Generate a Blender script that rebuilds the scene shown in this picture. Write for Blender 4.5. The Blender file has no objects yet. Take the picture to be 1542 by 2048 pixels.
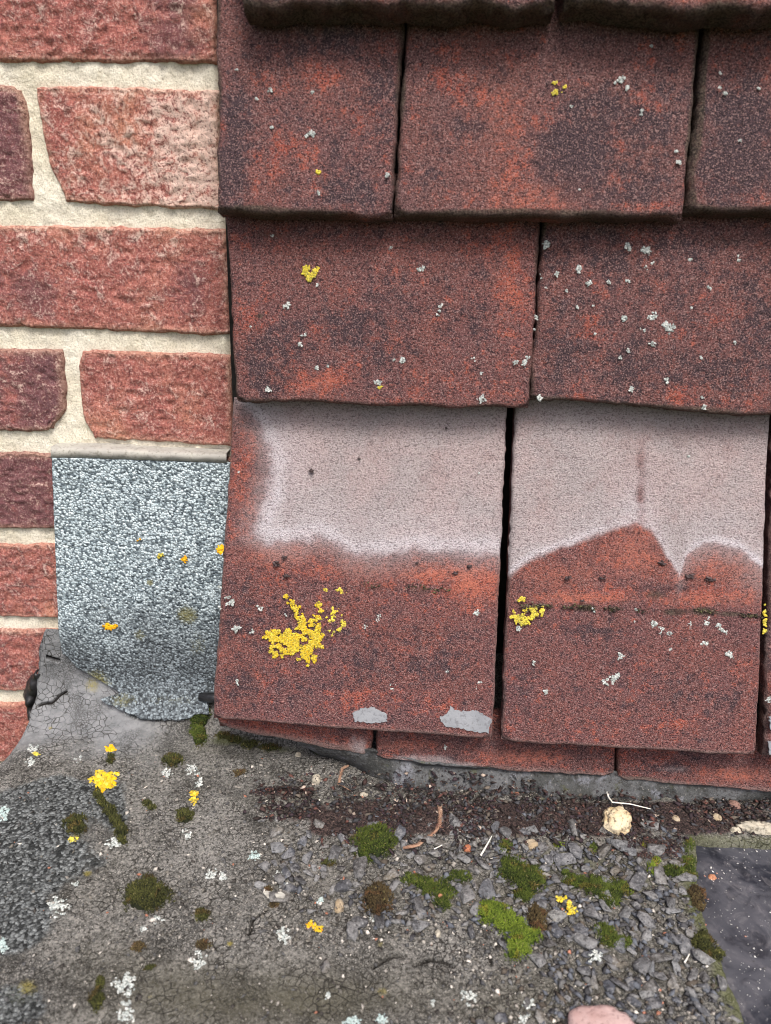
import bpy, bmesh, math, random
import numpy as np
from mathutils import Vector, Matrix

random.seed(7)
rng = np.random.default_rng(11)
SC = bpy.context.scene
COL = SC.collection

# ------------------------------------------------------------------ camera
F_PX = 1480.0
D, H = 0.457, 0.33
PITCH, YAW, ROLL = math.radians(20), math.radians(2.5), math.radians(1.9)
CAM = np.array([0.0, -D, H])
def _rz(v, a):
    c, s = math.cos(a), math.sin(a)
    return np.array([c*v[0]-s*v[1], s*v[0]+c*v[1], v[2]])
FW = _rz(np.array([0, math.cos(PITCH), -math.sin(PITCH)]), YAW)
R0 = _rz(np.array([1.0, 0, 0]), YAW)
U0 = np.cross(R0, FW)
RT = R0*math.cos(ROLL)+U0*math.sin(ROLL)
UP = U0*math.cos(ROLL)-R0*math.sin(ROLL)
cam = bpy.data.cameras.new('camera')
cam.sensor_fit = 'VERTICAL'; cam.sensor_height = 36; cam.sensor_width = 27
cam.lens = F_PX/2048*36
cam.clip_start = 0.01; cam.clip_end = 500
cam.dof.use_dof = True; cam.dof.focus_distance = 0.475; cam.dof.aperture_fstop = 9.0
co = bpy.data.objects.new('camera', cam); COL.objects.link(co)
co.matrix_world = Matrix(((RT[0], UP[0], -FW[0], CAM[0]), (RT[1], UP[1], -FW[1], CAM[1]), (RT[2], UP[2], -FW[2], CAM[2]), (0, 0, 0, 1)))
SC.camera = co
# ------------------------------------------------------------------ world, sun
SUN_EL, SUN_AZ = math.radians(58), math.radians(165)   # azimuth clockwise from +Y
W = bpy.data.worlds.new('World'); SC.world = W; W.use_nodes = True
wn = W.node_tree; bg = wn.nodes['Background']
sky = wn.nodes.new('ShaderNodeTexSky'); sky.sky_type = 'NISHITA'; sky.sun_disc = False
sky.sun_elevation = SUN_EL; sky.sun_rotation = SUN_AZ; sky.dust_density = 6; sky.air_density = 0.6; sky.ozone_density = 1
wn.links.new(sky.outputs[0], bg.inputs[0]); bg.inputs[1].default_value = 0.125
sl = bpy.data.lights.new('sun', 'SUN'); sl.energy = 1.5; sl.angle = math.radians(20); sl.color = (1, .97, .92)
so = bpy.data.objects.new('sun', sl); COL.objects.link(so)
sd = Vector((math.sin(SUN_AZ)*math.cos(SUN_EL), math.cos(SUN_AZ)*math.cos(SUN_EL), math.sin(SUN_EL)))
so.rotation_euler = sd.to_track_quat('Z', 'Y').to_euler()
SC.view_settings.view_transform = 'Standard'; SC.view_settings.look = 'None'
SC.cycles.filter_width = 1.0
SC.view_settings.exposure = 0.75; SC.view_settings.gamma = 1

# ------------------------------------------------------------------ numeric helpers
def ray(px, py):
    px = np.asarray(px, float)[..., None]; py = np.asarray(py, float)[..., None]
    return FW+RT*((px-771)/F_PX)-UP*((py-1024)/F_PX)
def hitY(px, py, Y):
    d = ray(px, py); return CAM+d*((Y-CAM[1])/d[..., 1:2])
def hitZ(px, py, Z):
    d = ray(px, py); return CAM+d*((Z-CAM[2])/d[..., 2:3])
def hitP(px, py, p0, n):
    d = ray(px, py); return CAM+d*(np.dot(p0-CAM, n)/(d@n))[..., None]
def proj(P):
    q = P-CAM; f = q@FW
    return 771+F_PX*(q@RT)/f, 1024-F_PX*(q@UP)/f
def _h(ix, iy, iz, seed):
    n = (ix.astype(np.int64)*374761393+iy.astype(np.int64)*668265263+iz.astype(np.int64)*2147483647+seed*144665) & 0xFFFFFFFF
    n = ((n ^ (n >> 13))*1274126177) & 0xFFFFFFFF
    n = ((n ^ (n >> 16))*2246822519) & 0xFFFFFFFF
    return ((n ^ (n >> 15)) & 0xFFFFFF)/float(0xFFFFFF)
def vn(P, scale, seed=0):
    q = P*scale; i = np.floor(q).astype(np.int64); f = q-i; f = f*f*(3-2*f)
    x, y, z = i[..., 0], i[..., 1], i[..., 2]; r = 0
    for a in (0, 1):
        wa = f[..., 0] if a else 1-f[..., 0]
        for b in (0, 1):
            wb = f[..., 1] if b else 1-f[..., 1]
            for c in (0, 1):
                wc = f[..., 2] if c else 1-f[..., 2]
                r = r+wa*wb*wc*_h(x+a, y+b, z+c, seed)
    return r
def fbm(P, scale, oct=4, seed=0, rough=.5):
    r = 0; a = 1; t = 0
    for k in range(oct):
        r = r+a*vn(P, scale*2**k, seed+k*17); t += a; a *= rough
    return r/t
def ss(x, a, b):
    t = np.clip((x-a)/(b-a), 0, 1); return t*t*(3-2*t)
def blob(px, py, lst):
    r = np.zeros_like(px)
    for (x, y, rx, ry, s) in lst:
        d = ((px-x)/rx)**2+((py-y)/ry)**2
        r = r+s*np.exp(-d*1.2)
    return r

# ------------------------------------------------------------------ object helpers
def base_of(v):
    return np.array([(v[:, 0].min()+v[:, 0].max())/2, (v[:, 1].min()+v[:, 1].max())/2, v[:, 2].min()])
def mkmesh(name, verts, faces, attrs=None, cols=None, smooth=True):
    me = bpy.data.meshes.new(name)
    verts = np.asarray(verts, dtype=np.float32)
    if isinstance(faces, np.ndarray):
        n, k = faces.shape
        me.vertices.add(len(verts)); me.vertices.foreach_set('co', verts.ravel())
        me.loops.add(n*k); me.loops.foreach_set('vertex_index', faces.astype(np.int32).ravel())
        me.polygons.add(n); me.polygons.foreach_set('loop_start', np.arange(0, n*k, k, dtype=np.int32))
        me.update(calc_edges=True); me.validate()
    else:
        me.from_pydata(verts.tolist(), [], faces); me.update()
    if smooth: me.polygons.foreach_set('use_smooth', np.ones(len(me.polygons), dtype=bool))
    for k, a in (attrs or {}).items():
        at = me.attributes.new(k, 'FLOAT', 'POINT'); at.data.foreach_set('value', np.asarray(a, dtype=np.float32).ravel())
    for k, a in (cols or {}).items():
        a = np.asarray(a, dtype=np.float32)
        if a.shape[1] == 3: a = np.hstack([a, np.ones((len(a), 1), np.float32)])
        at = me.attributes.new(k, 'FLOAT_COLOR', 'POINT'); at.data.foreach_set('color', a.ravel())
    return me
def obj(name, verts, faces, mat, parent=None, origin=None, **kw):
    verts = np.asarray(verts, dtype=np.float64)
    if parent is not None: o0 = np.array(parent['_o']); loc = (0, 0, 0)
    else:
        o0 = base_of(verts) if origin is None else np.array(origin); loc = tuple(o0)
    me = mkmesh(name, verts-o0, faces, **kw)
    if mat: me.materials.append(mat)
    o = bpy.data.objects.new(name, me); COL.objects.link(o)
    o.location = loc
    if parent is not None: o.parent = parent
    o['_o'] = list(map(float, o0))
    return o
def tag(o, label=None, cat=None, group=None, kind=None):
    if label: o['label'] = label
    if cat: o['category'] = cat
    if group: o['group'] = group
    if kind: o['kind'] = kind
    return o
def empty(name, loc):
    o = bpy.data.objects.new(name, None); COL.objects.link(o); o.location = tuple(loc)
    o.empty_display_size = .01; o['_o'] = list(map(float, loc)); return o
def grid_faces(nu, nv, off=0, flip=False):
    i = np.arange(nv-1)[:, None]*nu+np.arange(nu-1)[None, :]
    f = np.stack([i, i+1, i+nu+1, i+nu], -1).reshape(-1, 4)+off
    return f[:, ::-1] if flip else f
def spaced(n, edge=.05, ne=6):
    a = np.linspace(0, edge, ne, endpoint=False)**1.0
    m = np.linspace(edge, 1-edge, n-2*ne)
    return np.concatenate([a, m, 1-a[::-1]])

# ------------------------------------------------------------------ material helpers
class M:
    def __init__(s, name, rough=.9, spec=.25):
        s.m = bpy.data.materials.new(name); s.m.use_nodes = True
        s.t = s.m.node_tree; s.b = s.t.nodes['Principled BSDF']
        s.b.inputs['Roughness'].default_value = rough
        s.b.inputs['Specular IOR Level'].default_value = spec
        s.pos = s.t.nodes.new('ShaderNodeNewGeometry').outputs['Position']
    def put(s, sock, v):
        if isinstance(v, bpy.types.NodeSocket): s.t.links.new(v, sock)
        elif isinstance(v, tuple) and len(v) == 3 and sock.type == 'RGBA': sock.default_value = (*v, 1)
        else: sock.default_value = v
    def noise(s, scale, detail=3, rough=.55, vec=None, dist=0, col=False):
        n = s.t.nodes.new('ShaderNodeTexNoise'); s.t.links.new(vec or s.pos, n.inputs['Vector'])
        n.inputs['Scale'].default_value = scale; n.inputs['Detail'].default_value = detail
        n.inputs['Roughness'].default_value = rough; n.inputs['Distortion'].default_value = dist
        return n.outputs['Color' if col else 'Fac']
    def vor(s, scale, feat='F1', vec=None, out='Distance', rnd=1):
        n = s.t.nodes.new('ShaderNodeTexVoronoi'); s.t.links.new(vec or s.pos, n.inputs['Vector'])
        n.feature = feat; n.inputs['Scale'].default_value = scale; n.inputs['Randomness'].default_value = rnd
        return n.outputs[out]
    def math(s, op, a, b=None, c=None, clamp=False):
        n = s.t.nodes.new('ShaderNodeMath'); n.operation = op; n.use_clamp = clamp
        s.put(n.inputs[0], a)
        if b is not None: s.put(n.inputs[1], b)
        if c is not None: s.put(n.inputs[2], c)
        return n.outputs[0]
    def step(s, v, a, b, lo=0., hi=1.):
        n = s.t.nodes.new('ShaderNodeMapRange'); n.interpolation_type = 'SMOOTHSTEP'
        s.put(n.inputs[0], v); n.inputs[1].default_value = a; n.inputs[2].default_value = b
        n.inputs[3].default_value = lo; n.inputs[4].default_value = hi
        return n.outputs[0]
    def mix(s, f, a, b, mode='MIX'):
        n = s.t.nodes.new('ShaderNodeMix'); n.data_type = 'RGBA'; n.blend_type = mode
        s.put(n.inputs[0], f); s.put(n.inputs[6], a); s.put(n.inputs[7], b)
        return n.outputs[2]
    def add(s, a, b): return s.math('ADD', a, b)
    def mul(s, a, b): return s.math('MULTIPLY', a, b)
    def attr(s, name, col=False):
        n = s.t.nodes.new('ShaderNodeAttribute'); n.attribute_name = name
        return n.outputs['Color' if col else 'Fac']
    def rand(s):
        return s.t.nodes.new('ShaderNodeObjectInfo').outputs['Random']
    def warp(s, scale, amt):
        c = s.noise(scale, 2, .5, col=True)
        n = s.t.nodes.new('ShaderNodeVectorMath'); n.operation = 'MULTIPLY_ADD'
        s.t.links.new(c, n.inputs[0]); n.inputs[1].default_value = (amt,)*3; s.t.links.new(s.pos, n.inputs[2])
        return n.outputs[0]
    def vscale(s, v, sc):
        n = s.t.nodes.new('ShaderNodeVectorMath'); n.operation = 'MULTIPLY'
        s.t.links.new(v, n.inputs[0]); n.inputs[1].default_value = sc; return n.outputs[0]
    def bump(s, h, dist=.001, strength=1., prev=None):
        n = s.t.nodes.new('ShaderNodeBump'); n.inputs['Distance'].default_value = dist
        n.inputs['Strength'].default_value = strength; s.put(n.inputs['Height'], h)
        if prev is not None: s.t.links.new(prev, n.inputs['Normal'])
        return n.outputs[0]
    def done(s, col, nrm=None, rough=None):
        s.put(s.b.inputs['Base Color'], col)
        if nrm is not None: s.t.links.new(nrm, s.b.inputs['Normal'])
        if rough is not None: s.put(s.b.inputs['Roughness'], rough)
        return s.m

# ---- tile: sand-faced clay
def tile_mat():
    k = M('sand_faced_clay', .9, .2)
    an = k.vscale(k.pos, (1, 1, 1.5))
    g = k.noise(760, 3, .8, vec=an); g2 = k.noise(1250, 2, .6); p = k.noise(170, 6, .78); p2 = k.noise(26, 4, .6); p3 = k.noise(48, 5, .68); rd = k.rand()
    stv = k.noise(90, 4, .7, vec=k.vscale(k.pos, (1, 1, .12)))
    R, Dk, S, O, B, PL = k.attr('red'), k.attr('dark'), k.attr('stain'), k.attr('olive'), k.attr('bright'), k.attr('pale')
    mauve = k.mix(k.step(p2, .35, .65), (.218, .085, .074), (.175, .080, .080)); mauve = k.mix(k.mul(rd, .35), mauve, (.14, .085, .08))
    mauve = k.mix(k.mul(k.step(stv, .5, .7), .3), mauve, (.09, .055, .055))
    red = k.mix(k.step(p, .4, .65), (.31, .072, .054), (.41, .115, .075))
    pm = k.noise(330, 4, .7); t = k.add(k.add(k.mul(p, 1.5), k.mul(pm, .9)), k.mul(g2, .4))
    t = k.add(t, k.mul(k.math('SUBTRACT', p3, .5), 1.1))
    t = k.add(t, k.mul(R, .34))
    c = k.mix(k.step(t, 1.50, 1.76, 0, .92), mauve, red)
    d = k.add(k.mul(Dk, .62), k.mul(k.math('SUBTRACT', k.noise(210, 5, .75), .5), 2.0))
    d = k.add(d, k.mul(k.math('SUBTRACT', .5, p3), 1.0))
    c = k.mix(k.step(d, .05, .45, 0, .85), c, (.052, .040, .050))
    c = k.mix(k.step(g, .545, .39, 0, .9), c, (.024, .015, .018))
    c = k.mix(k.mul(k.step(g2, .54, .62), .5), c, (.46, .29, .27))
    c = k.mix(k.mul(k.math('MINIMUM', B, 1.), k.mul(k.step(g, .38, .52, .2, .8), k.step(k.add(k.mul(p, .6), k.mul(pm, .5)), .44, .62, .35, 1.))), c, (.54, .185, .125))
    sp = k.noise(900, 1, .5)
    oc = k.mix(k.step(sp, .4, .6), (.030, .025, .020), (.115, .092, .070)); oc = k.mix(k.step(p3, .45, .6, 0, .5), oc, (.055, .028, .028))
    c = k.mix(k.mul(k.step(k.add(O, k.mul(g, .8)), .6, 1.0), .85), c, oc)
    c = k.mix(k.mul(PL, k.step(g, .38, .52, .15, .7)), c, (.40, .30, .27))
    sc = k.mix(k.step(p2, .4, .62), (.41, .365, .365), (.455, .37, .365)); sc = k.mix(k.mul(k.step(stv, .48, .68), .25), sc, (.52, .47, .46)); sc = k.mix(k.mul(k.step(p3, .5, .66), .3), sc, (.30, .19, .18))
    sc = k.mix(k.mul(k.attr('rim'), .6), sc, (.70, .67, .72))
    sc = k.mix(k.step(g, .52, .38, 0, .66), sc, (.15, .115, .12))
    sc = k.mix(k.mul(k.step(g2, .55, .64), .35), sc, (.62, .56, .57))
    c = k.mix(k.math('MULTIPLY', S, k.step(g, .34, .5, .7, .96), clamp=True), c, sc)
    hh = k.add(g, k.mul(g2, .5))
    st = k.bump(hh, .0013, 1.)
    return k.done(c, st)
def brick_mat():
    k = M('rough_red_brick', .92, .2)
    g = k.noise(560, 4, .75); p = k.noise(120, 5, .7, dist=.8); q = k.noise(22, 4, .6); h = k.noise(1100, 2, .6)
    T, W_, O, E = k.attr('plum'), k.attr('white'), k.attr('orange'), k.attr('edge')
    c = k.mix(k.step(q, .35, .65), (.37, .125, .105), (.44, .165, .13))
    c = k.mix(k.step(k.add(p, k.mul(T, .6)), .56, .95), c, (.165, .078, .088))
    c = k.mix(k.mul(k.step(p, .42, .62), .55), c, (.25, .10, .095))
    c = k.mix(k.mul(k.step(k.add(q, k.mul(O, .5)), .6, .95), .6), c, (.60, .30, .17))
    c = k.mix(k.mul(k.step(k.add(k.add(k.mul(p, .75), k.mul(g, .4)), k.mul(W_, .17)), .60, .80), .75), c, (.86, .68, .58))
    c = k.mix(k.mul(E, .4), c, (.60, .40, .27))
    c = k.mix(k.step(g, .50, .36, 0, .78), c, (.13, .045, .045))
    c = k.mix(k.mul(k.step(g, .53, .63), k.math('SUBTRACT', .5, k.mul(T, .4), clamp=True)), c, (.74, .48, .41))
    c = k.mix(k.mul(k.step(h, .58, .66), .25), c, (.80, .62, .54))
    b = k.bump(k.add(g, k.mul(p, 1.3)), .0015, 1.)
    return k.done(c, b)
def mortar_mat():
    k = M('sand_mortar', .95, .1)
    g = k.noise(700, 3, .7); q = k.noise(30, 4, .6); h = k.noise(1300, 2, .6)
    c = k.mix(k.step(q, .35, .65), (.68, .63, .50), (.78, .74, .63))
    c = k.mix(k.step(g, .48, .34, 0, .5), c, (.38, .34, .24))
    c = k.mix(k.mul(k.step(g, .54, .64), .4), c, (.90, .86, .72))
    c = k.mix(k.mul(k.step(h, .44, .36), .4), c, (.2, .17, .12))
    c = k.mix(k.mul(k.attr('green'), .6), c, (.20, .16, .11))  # 'green' here is a brown tint painting shade on the mortar's right edge
    return k.done(c, k.bump(g, .0010, .8))
def granule(k, scale, dark, mid, light, lo=.25, hi=.8, fine=False):
    """mineral chippings pressed in felt"""
    v = k.warp(350, .0015)
    cc = k.vor(scale, 'F1', vec=v, out='Color'); dd = k.vor(scale, 'F1', vec=v, out='Distance')
    sep = k.t.nodes.new('ShaderNodeSeparateColor'); k.t.links.new(cc, sep.inputs[0])
    c = k.mix(k.step(sep.outputs[0], lo, hi), mid, light)
    c = k.mix(k.step(sep.outputs[1], .74, .82), c, dark)
    c = k.mix(k.step(dd, .48, .70, 0, .75), c, dark); c = k.mix(k.step(k.noise(900, 3, .65), .5, .36, 0, .45), c, dark)
    return c, k.math('MULTIPLY', dd, -1)
def roof_mat():
    k = M('weathered_roof_felt', .93, .15)
    g = k.noise(620, 5, .75); p = k.noise(110, 6, .72); q = k.noise(24, 5, .65); h = k.noise(1200, 2, .6)
    G, S, GR, SO, CR, Y, TN = k.attr('gran'), k.attr('smooth'), k.attr('green'), k.attr('soil'), k.attr('crack'), k.attr('yellow'), k.attr('tone')
    c = k.mix(k.step(q, .35, .65), (.098, .096, .089), (.178, .175, .164))
    c = k.mix(k.step(p, .42, .62, 0, .65), c, (.235, .228, .212))
    c = k.mix(k.step(p, .46, .34, 0, .6), c, (.085, .082, .072))
    c = k.mix(k.mul(k.step(g, .53, .62), .5), c, (.38, .36, .32))
    c = k.mix(k.step(g, .51, .39, 0, .9), c, (.024, .023, .020))
    c = k.mix(k.mul(k.step(h, .62, .68), .6), c, (.62, .60, .55))
    c = k.mix(TN, c, (.075, .070, .048))
    # crazing
    w = k.warp(60, .006)
    ce = k.vor(230, 'DISTANCE_TO_EDGE', vec=w); ce2 = k.vor(620, 'DISTANCE_TO_EDGE', vec=w)
    cm = k.math('MULTIPLY', k.step(ce, .07, .012), k.step(k.noise(40, 4, .7), .42, .58)); cm2 = k.math('MULTIPLY', k.step(ce2, .13, .03), k.step(k.noise(30, 4, .6), .5, .62))
    cr = k.math('MAXIMUM', cm, k.math('MULTIPLY', cm2, .8))
    cs = k.mix(k.step(p, .35, .65), (.165, .172, .178), (.235, .242, .25))
    c = k.mix(S, c, cs)
    c = k.mix(k.math('MULTIPLY', cr, .8), c, (.03, .028, .024))
    gc, gh = granule(k, 560, (.035, .038, .038), (.135, .145, .145), (.27, .29, .29), .2, .95)
    c = k.mix(G, c, gc)
    c = k.mix(k.math('MULTIPLY', k.step(k.math('ADD', GR, k.math('MULTIPLY', g, .7)), .6, 1.05), .75), c, (.10, .11, .045))
    c = k.mix(k.math('MULTIPLY', k.step(k.math('ADD', Y, k.math('MULTIPLY', g, .7)), .65, 1.05), .8), c, (.26, .22, .05))
    so = k.mix(k.step(g, .44, .58), (.018, .014, .014), (.075, .052, .048)); so = k.mix(k.mul(k.step(h, .6, .68), .5), so, (.3, .22, .18))
    c = k.mix(k.step(k.math('ADD', SO, k.math('MULTIPLY', g, .6)), .6, .95), c, so)
    c = k.mix(CR, c, (.015, .013, .012))
    h = k.math('SUBTRACT', k.math('ADD', g, k.math('MULTIPLY', p, 1.2)), k.math('MULTIPLY', cr, .8))
    b1 = k.bump(k.math('MULTIPLY', h, k.math('SUBTRACT', 1.05, k.math('MULTIPLY', S, .45))), .0012, .8)
    b2 = k.bump(k.math('MULTIPLY', gh, G), .0016, 1, b1)
    return k.done(c, b2)
def upstand_mat():
    k = M('blue_grey_mineral_felt', .8, .4)
    gc, gh = granule(k, 640, (.10, .13, .15), (.33, .41, .45), (.66, .77, .81), .0, .8)
    gc2, gh2 = granule(k, 640, (.04, .048, .055), (.13, .155, .17), (.27, .32, .35), .1, .95)
    c = k.mix(k.attr('dark_mix'), gc, gc2)  # blend from pale to darker granules
    g = k.noise(600, 3, .6)
    c = k.mix(k.math('MULTIPLY', k.step(k.math('ADD', k.attr('olive'), k.math('MULTIPLY', g, .7)), .62, 1.0), .8), c, (.16, .15, .05))
    return k.done(c, k.bump(k.add(gh, k.mul(g, .4)), .0011, .9))
def simple(name, cols, scale=600, rough=.9, bd=.0008, spec=.2, p=60):
    k = M(name, rough, spec); g = k.noise(scale, 4, .65); q = k.noise(p, 3, .6)
    c = k.mix(k.step(q, .35, .65), cols[0], cols[1]); c = k.mix(k.step(g, .48, .36, 0, .7), c, cols[2])
    return k.done(c, k.bump(g, bd, .8))
def colmat(name, rough=.85, spec=.2, bd=.0004, scale=1200):
    k = M(name, rough, spec); g = k.noise(scale, 3, .6)
    c = k.mix(k.step(g, .45, .3, 0, .4), k.attr('col', True), (.03, .03, .02))
    return k.done(c, k.bump(g, bd, .7))
def chip_mat():
    k = M('grey_slate_chip', .7, .4); r = k.rand(); g = k.noise(520, 5, .7); l = k.noise(130, 4, .65)
    r2 = k.math('FRACT', k.mul(r, 17.31)); r3 = k.math('FRACT', k.mul(r, 53.7))
    c = k.mix(k.step(r, .0, .6), (.095, .104, .125), (.16, .16, .16)); c = k.mix(k.step(r, .6, 1.), c, (.175, .155, .12))
    c = k.mix(k.mul(r2, .75), c, (.045, .045, .05)); c = k.mix(k.mul(k.step(r3, .7, 1), .55), c, (.30, .31, .31))
    c = k.mix(k.step(l, .42, .62, 0, .55), c, (.25, .25, .25)); c = k.mix(k.step(g, .50, .36, 0, .75), c, (.035, .034, .034))
    c = k.mix(k.mul(k.step(g, .56, .66), .4), c, (.42, .42, .42))
    return k.done(c, k.bump(k.add(g, l), .0012, .9))
def sheet_mat():
    k = M('smooth_dark_lead', .38, .3)
    q = k.noise(22, 5, .65, dist=1.2); g = k.noise(300, 4, .6); w = k.noise(38, 5, .65, dist=1)
    c = k.mix(k.step(q, .38, .62), (.018, .020, .028), (.066, .068, .080))
    c = k.mix(k.step(w, .5, .74, 0, .55), c, (.16, .15, .165))
    c = k.mix(k.step(w, .46, .34, 0, .7), c, (.012, .013, .018)); w2 = k.noise(70, 5, .7, dist=1.5); c = k.mix(k.step(w2, .52, .7, 0, .5), c, (.15, .145, .155))
    c = k.mix(k.step(g, .62, .72, 0, .5), c, (.3, .3, .3))
    return k.done(c, k.bump(k.math('ADD', w, k.math('MULTIPLY', g, .1)), .0012, .35), k.step(w, .35, .65, .32, .6))
def lead_mat():
    k = M('grey_lead_flashing', .8, .25)
    g = k.noise(500, 5, .7); q = k.noise(38, 5, .7); r = k.noise(55, 4, .65, vec=k.warp(20, .02))
    c = k.mix(k.step(q, .38, .62), (.055, .058, .056), (.12, .125, .13))
    c = k.mix(k.step(r, .53, .66, 0, .8), c, (.22, .23, .26))
    c = k.mix(k.step(k.math('ADD', r, k.math('MULTIPLY', g, .4)), .6, .48, 0, .7), c, (.11, .12, .055))
    c = k.mix(k.step(g, .5, .36, 0, .75), c, (.03, .026, .024))
    c = k.mix(k.math('MULTIPLY', k.step(g, .58, .68), .5), c, (.34, .32, .30))
    return k.done(c, k.bump(k.math('ADD', g, q), .0016, .9))
MT = dict(tile=tile_mat(), brick=brick_mat(), mortar=mortar_mat(), roof=roof_mat(), up=upstand_mat(), chip=chip_mat(), sheet=sheet_mat(),
          strip=simple('weathered_mortar_strip', [(.36, .35, .32), (.44, .43, .38), (.22, .21, .18)], 500, .85, .0004),
          lead=lead_mat(),
          bitumen=simple('black_bitumen', [(.012, .012, .013), (.022, .022, .024), (.006, .006, .006)], 300, .4, .001, .5),
          paint=simple('grey_bitumen_paint', [(.235, .25, .27), (.29, .305, .325), (.17, .175, .19)], 400, .7, .0004),
          dark=simple('dark_backing_board', [(.012, .011, .01), (.02, .018, .016), (.006, .005, .005)], 200),
          yellow=colmat('yellow_lichen'), white=colmat('pale_lichen'), moss=colmat('moss', .8, .25), grit=colmat('grit', .8, .25),
          buff=simple('dull_buff_stone', [(.36, .28, .18), (.44, .37, .27), (.08, .06, .04)], 420, .9, .002, .2, 120), stone=simple('buff_stone', [(.62, .47, .27), (.70, .60, .42), (.10, .07, .04)], 420, .9, .002, .2, 120),
          pink=simple('pink_clay', [(.42, .27, .25), (.50, .36, .34), (.25, .16, .15)], 500, .9, .0006),
          orange=simple('orange_clay', [(.40, .15, .08), (.44, .22, .13), (.14, .06, .04)], 600),
          rubble=simple('pale_rubble', [(.55, .50, .40), (.42, .39, .32), (.12, .11, .08)], 300, .95, .003, .1, 90),
          twig=simple('brown_conifer_twig', [(.30, .17, .115), (.40, .26, .18), (.12, .07, .05)], 900), crumb=simple('dull_red_crumb', [(.20, .12, .10), (.26, .16, .13), (.08, .05, .04)], 500),
          straw=simple('pale_dry_stem', [(.72, .70, .64), (.8, .78, .7), (.6, .57, .5)], 300, .5))

# ================================================================== BRICK WALL
def slab(quad, Y0, thick, res, seed, relief, edge_r=.0015, wob=.0009, pull=()):
    """one brick: quad of pixel corners TL,TR,BR,BL unprojected on the plane Y=Y0; closed, rough face"""
    c = [hitY(x+(11 if 300 < x < 460 else 0), y, Y0) for x, y in [(x_+(-3 if k_ in (0, 3) else 3), y_+(-3 if k_ < 2 else 3)) for k_, (x_, y_) in enumerate(quad)]]
    wU = np.linalg.norm(c[1]-c[0]); wV = np.linalg.norm(c[3]-c[0])
    nu = max(14, int(wU/res)); nv = max(14, int(wV/res))
    U, V = np.meshgrid(spaced(nu, .05 if wU < .15 else .025), spaced(nv, .07))
    P = ((1-U)*(1-V))[..., None]*c[0]+(U*(1-V))[..., None]*c[1]+(U*V)[..., None]*c[2]+((1-U)*V)[..., None]*c[3]
    du = np.minimum(U, 1-U)*wU; dv = np.minimum(V, 1-V)*wV
    # wobbling outline
    q = P.copy(); q[..., 1] = seed*.37
    su = (.5-U)*2; sv = (.5-V)*2
    P[..., 0] += (fbm(q, 110, 5, seed, .6)-.5)*4*wob*np.abs(su)**5
    P[..., 2] += (fbm(q, 110, 5, seed+5, .6)-.5)*4*wob*np.abs(sv)**5
    for (cu, cv, dx, dz, rad) in pull:
        w_ = np.exp(-(((U-cu)*wU)**2+((V-cv)*wV)**2)/rad**2); P[..., 0] += dx*w_; P[..., 2] += dz*w_
    dn = np.minimum(du, dv)
    er = edge_r*(.5+fbm(q, 120, 3, seed+9))
    t = np.clip(1-dn/er, 0, 1)
    inset = er*(1-np.sqrt(np.clip(1-t*t, 0, 1)))
    rr = relief(q, seed)
    P[..., 1] = Y0+inset-rr*(1-t*.7)
    n = nu*nv
    idx = np.arange(n).reshape(nv, nu)
    loop = np.concatenate([idx[0, :], idx[1:, -1], idx[-1, -2::-1], idx[-2:0:-1, 0]])
    front = P.reshape(-1, 3); back = front[loop].copy(); back[:, 1] = Y0+thick
    V_ = np.vstack([front, back]); m = len(loop); bi = n+np.arange(m)
    F = grid_faces(nu, nv, flip=True)
    sk = np.stack([loop, np.roll(loop, -1), np.roll(bi, -1), bi], -1)
    edge = np.concatenate([ss(1-dn/.006, 0, 1).ravel(), np.ones(m)])
    return V_, np.vstack([F, sk]), edge
def brick_relief(q, seed):
    a = fbm(q, 55, 3, seed+30)
    w = np.stack([q[..., 0]*1.0, q[..., 1], q[..., 2]*1.05], -1)
    b = vn(w, 170, seed+33); b = 1-np.abs(2*b-1)
    c = fbm(q, 420, 2, seed+44)
    d_ = vn(w, 260, seed+50); d_ = 1-np.abs(2*d_-1)
    return .0011+(a-.5)*.0018+(b-.5)*.0017+(d_-.5)*.0013+(c-.5)*.0008
BRICKS = [  # quad, plum, white, orange
    ([(-330, -150), (418, -140), (421, 125), (-330, 114)], .12, .0, .15),
    ([(-330, -430), (80, -420), (84, -175), (-330, -180)], .4, 0, 0),
    ([(106, -420), (412, -412), (416, -168), (110, -175)], .1, 0, .1),
    ([(-330, 172), (46, 174), (67, 400), (-330, 394)], .75, 0, 0),
    ([(74, 174), (423, 183), (429, 418), (116, 404)], -.1, .9, .3),
    ([(-330, 446), (441, 461), (448, 667), (-330, 636)], .1, .05, .15),
    ([(-330, 695), (122, 702), (136, 862), (-330, 852)], .55, 0, 0),
    ([(158, 701), (449, 712), (453, 890), (172, 872)], .0, 0, .25),
    ([(-330, 897), (160, 911), (160, 1056), (-330, 1046)], .75, 0, .1),
    ([(182, 911), (455, 918), (452, 1062), (182, 1056)], .2, 0, .1),
    ([(-330, 1084), (452, 1098), (450, 1240), (-330, 1222)], .25, 0, .1),
    ([(-330, 1256), (140, 1262), (140, 1380), (-330, 1370)], .3, 0, .15),
    ([(160, 1262), (450, 1270), (448, 1385), (160, 1380)], .3, 0, .1),
    ([(-330, 1402), (448, 1416), (446, 1530), (-330, 1512)], .1, 0, .3),
    ([(-330, 1545), (446, 1560), (440, 1660), (-330, 1640)], .3, 0, .2),
    ([(-330, 1675), (446, 1690), (440, 1790), (-330, 1770)], .1, 0, .2),
    ([(-330, 1805), (446, 1820), (440, 1900), (-330, 1880)], .2, 0, .1),
]
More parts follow.
